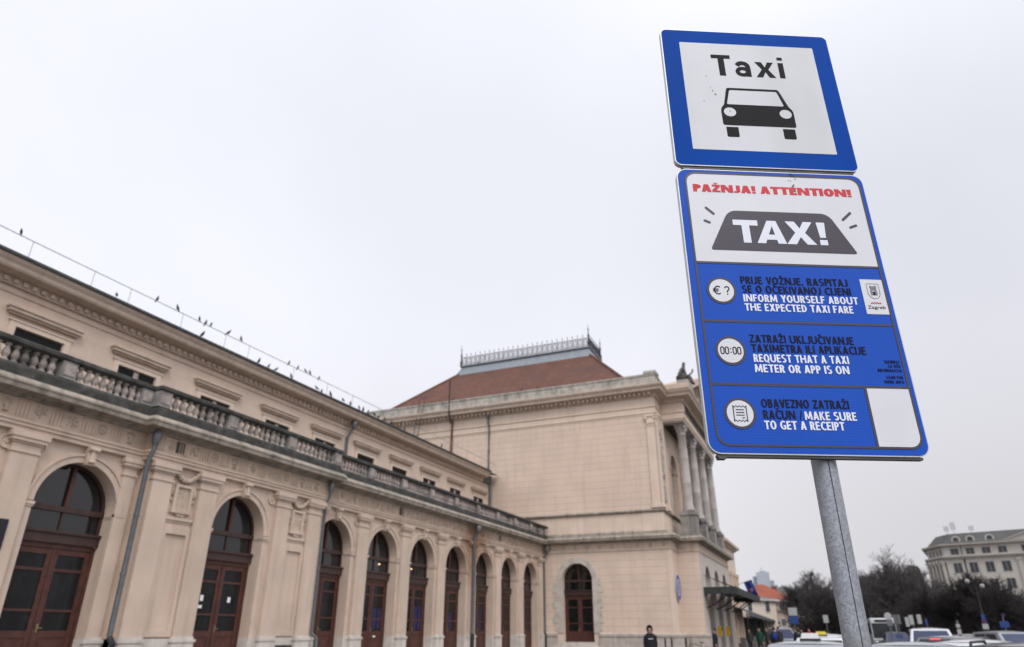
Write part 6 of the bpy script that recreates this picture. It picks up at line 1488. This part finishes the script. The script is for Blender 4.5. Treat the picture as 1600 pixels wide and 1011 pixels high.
# ------------------------------------------------------------------ lamps and signs in the square
def signpost(px, d, h, label, plates, r=.035):
    p = at(px, d, RP, 966); root = thing('road_sign', p, label, 'road sign', rz=toward(p)); h = h-RP
    mb = MB(); mb.tube([(0, 0, 0), (0, 0, h)], r, 8); lpart(mb, 'post', M_pipe, root)
    for kind, y, z, w, hh, m in plates:
        z = z-RP; mb = MB()
        if kind == 'disc':
            n = 20; vs = [(x, y+w/2*math.cos(2*math.pi*i/n), z+w/2*math.sin(2*math.pi*i/n)) for x in (.04, .06) for i in range(n)]
            mb.add(vs, [tuple(range(n)), tuple(range(2*n-1, n-1, -1))]+[(i, (i+1) % n, n+(i+1) % n, n+i) for i in range(n)])
        else: mb.box(.04, .06, y-w/2, y+w/2, z-hh/2, z+hh/2)
        o = lpart(mb, 'sign_plate', m, root); bevel(o, .008, 1)
    return root
M_gw = mk('greyed white sign', (.36, .36, .35), .6, .06, 3, 0); M_gb = mk('blue road sign', (.022, .055, .20), .5, .08, 3, 0); M_gg = mk('dull grey sign back', (.14, .14, .145), .6, .1, 3, 0); M_gp = mk('red and blue disc', (.07, .03, .09), .5, .2, 3, 0)
z_ = lambda py, d: hgt(py, d)
signpost(1240, 60, z_(948, 60), 'road sign with a white plate above a blue plate before the left trees', [('box', 0, z_(955, 60), .62, .55, M_gw), ('box', 0, z_(969, 60), .64, .52, M_gb)])
signpost(1290, 75, z_(961, 75), 'small white board on a post left of the pole', [('box', 0, z_(967, 75), .44, .66, M_gw)])
signpost(1388, 40, z_(958, 40), 'round pale sign in front of the coach', [('disc', 0, z_(963, 40), .32, .32, M_gw), ('box', .02, z_(973, 40), .26, .3, M_gg)])
signpost(1401, 60, z_(961, 60), 'two dull grey boards side by side right of the round sign', [('box', .13, z_(968, 60), .19, .62, M_gg), ('box', -.13, z_(968, 60), .19, .62, M_gg)])
signpost(1425, 55, z_(961, 55), 'group of pale narrow boards above the white car', [('box', -.32, z_(972, 55), .21, .56, M_gw), ('box', -.06, z_(969, 55), .25, .58, M_gw), ('box', .40, z_(968, 55), .25, .56, M_gw)])
signpost(1446, 70, z_(967, 70), 'small blue sign right of the pale boards', [('box', 0, z_(973, 70), .2, .42, M_gb)])
signpost(1494, 40, z_(970, 40), 'grey post with two white plates right of the white car', [('box', 0, z_(978, 40), .16, .14, M_gw), ('box', 0, z_(987, 40), .16, .22, M_gw)], .05)
signpost(1567, 50, z_(963, 50), 'blue sign below a small disc near the right edge', [('disc', .05, z_(963, 50), .18, .18, M_gp), ('box', 0, z_(976, 50), .44, .32, M_gb)])
lp_ = at(1521, 45, RP, 905); lm = thing('street_lamp', lp_, 'tall dark street lamp with pale globes and small signs in front of the trees', 'street lamp', rz=toward(lp_))
mb = MB(); mb.lathe(0, 0, [(.11, 0), (.11, .8), (.06, .95), (.05, 2.6), (.035, 2.7), (.03, hgt(912, 45, 1521)-RP)], 10); lpart(mb, 'pole', M_iron, lm)
for s in (-1, 1):
    zg = hgt(908, 45, 1521)-RP; mb = MB(); mb.tube([(0, 0, zg-.7), (0, s*.24, zg-.5), (0, s*.30, zg-.1-.25*(s > 0))], .025, 6); arm = lpart(mb, 'lamp_arm', M_iron, lm)
    mb = MB(); mb.ell((0, s*.30, zg-.25*(s > 0)), (.115, .115, .115), 12, 8); lpart(mb, 'lamp_globe', mk('opal globe', (.3, .3, .29), .3, .03, 3, 0), arm)
for kind, z, w, hh, m in (('b', z_(965, 45), 0.16, 0.24, M_gb), ('b', z_(972, 45), 0.22, 0.21, M_gp), ('b', z_(979, 45), 0.26, 0.25, M_gw)):
    mb = MB(); mb.box(.09, .11, -w/2, w/2, z-hh/2-RP, z+hh/2-RP); lpart(mb, 'small_sign', m, lm)
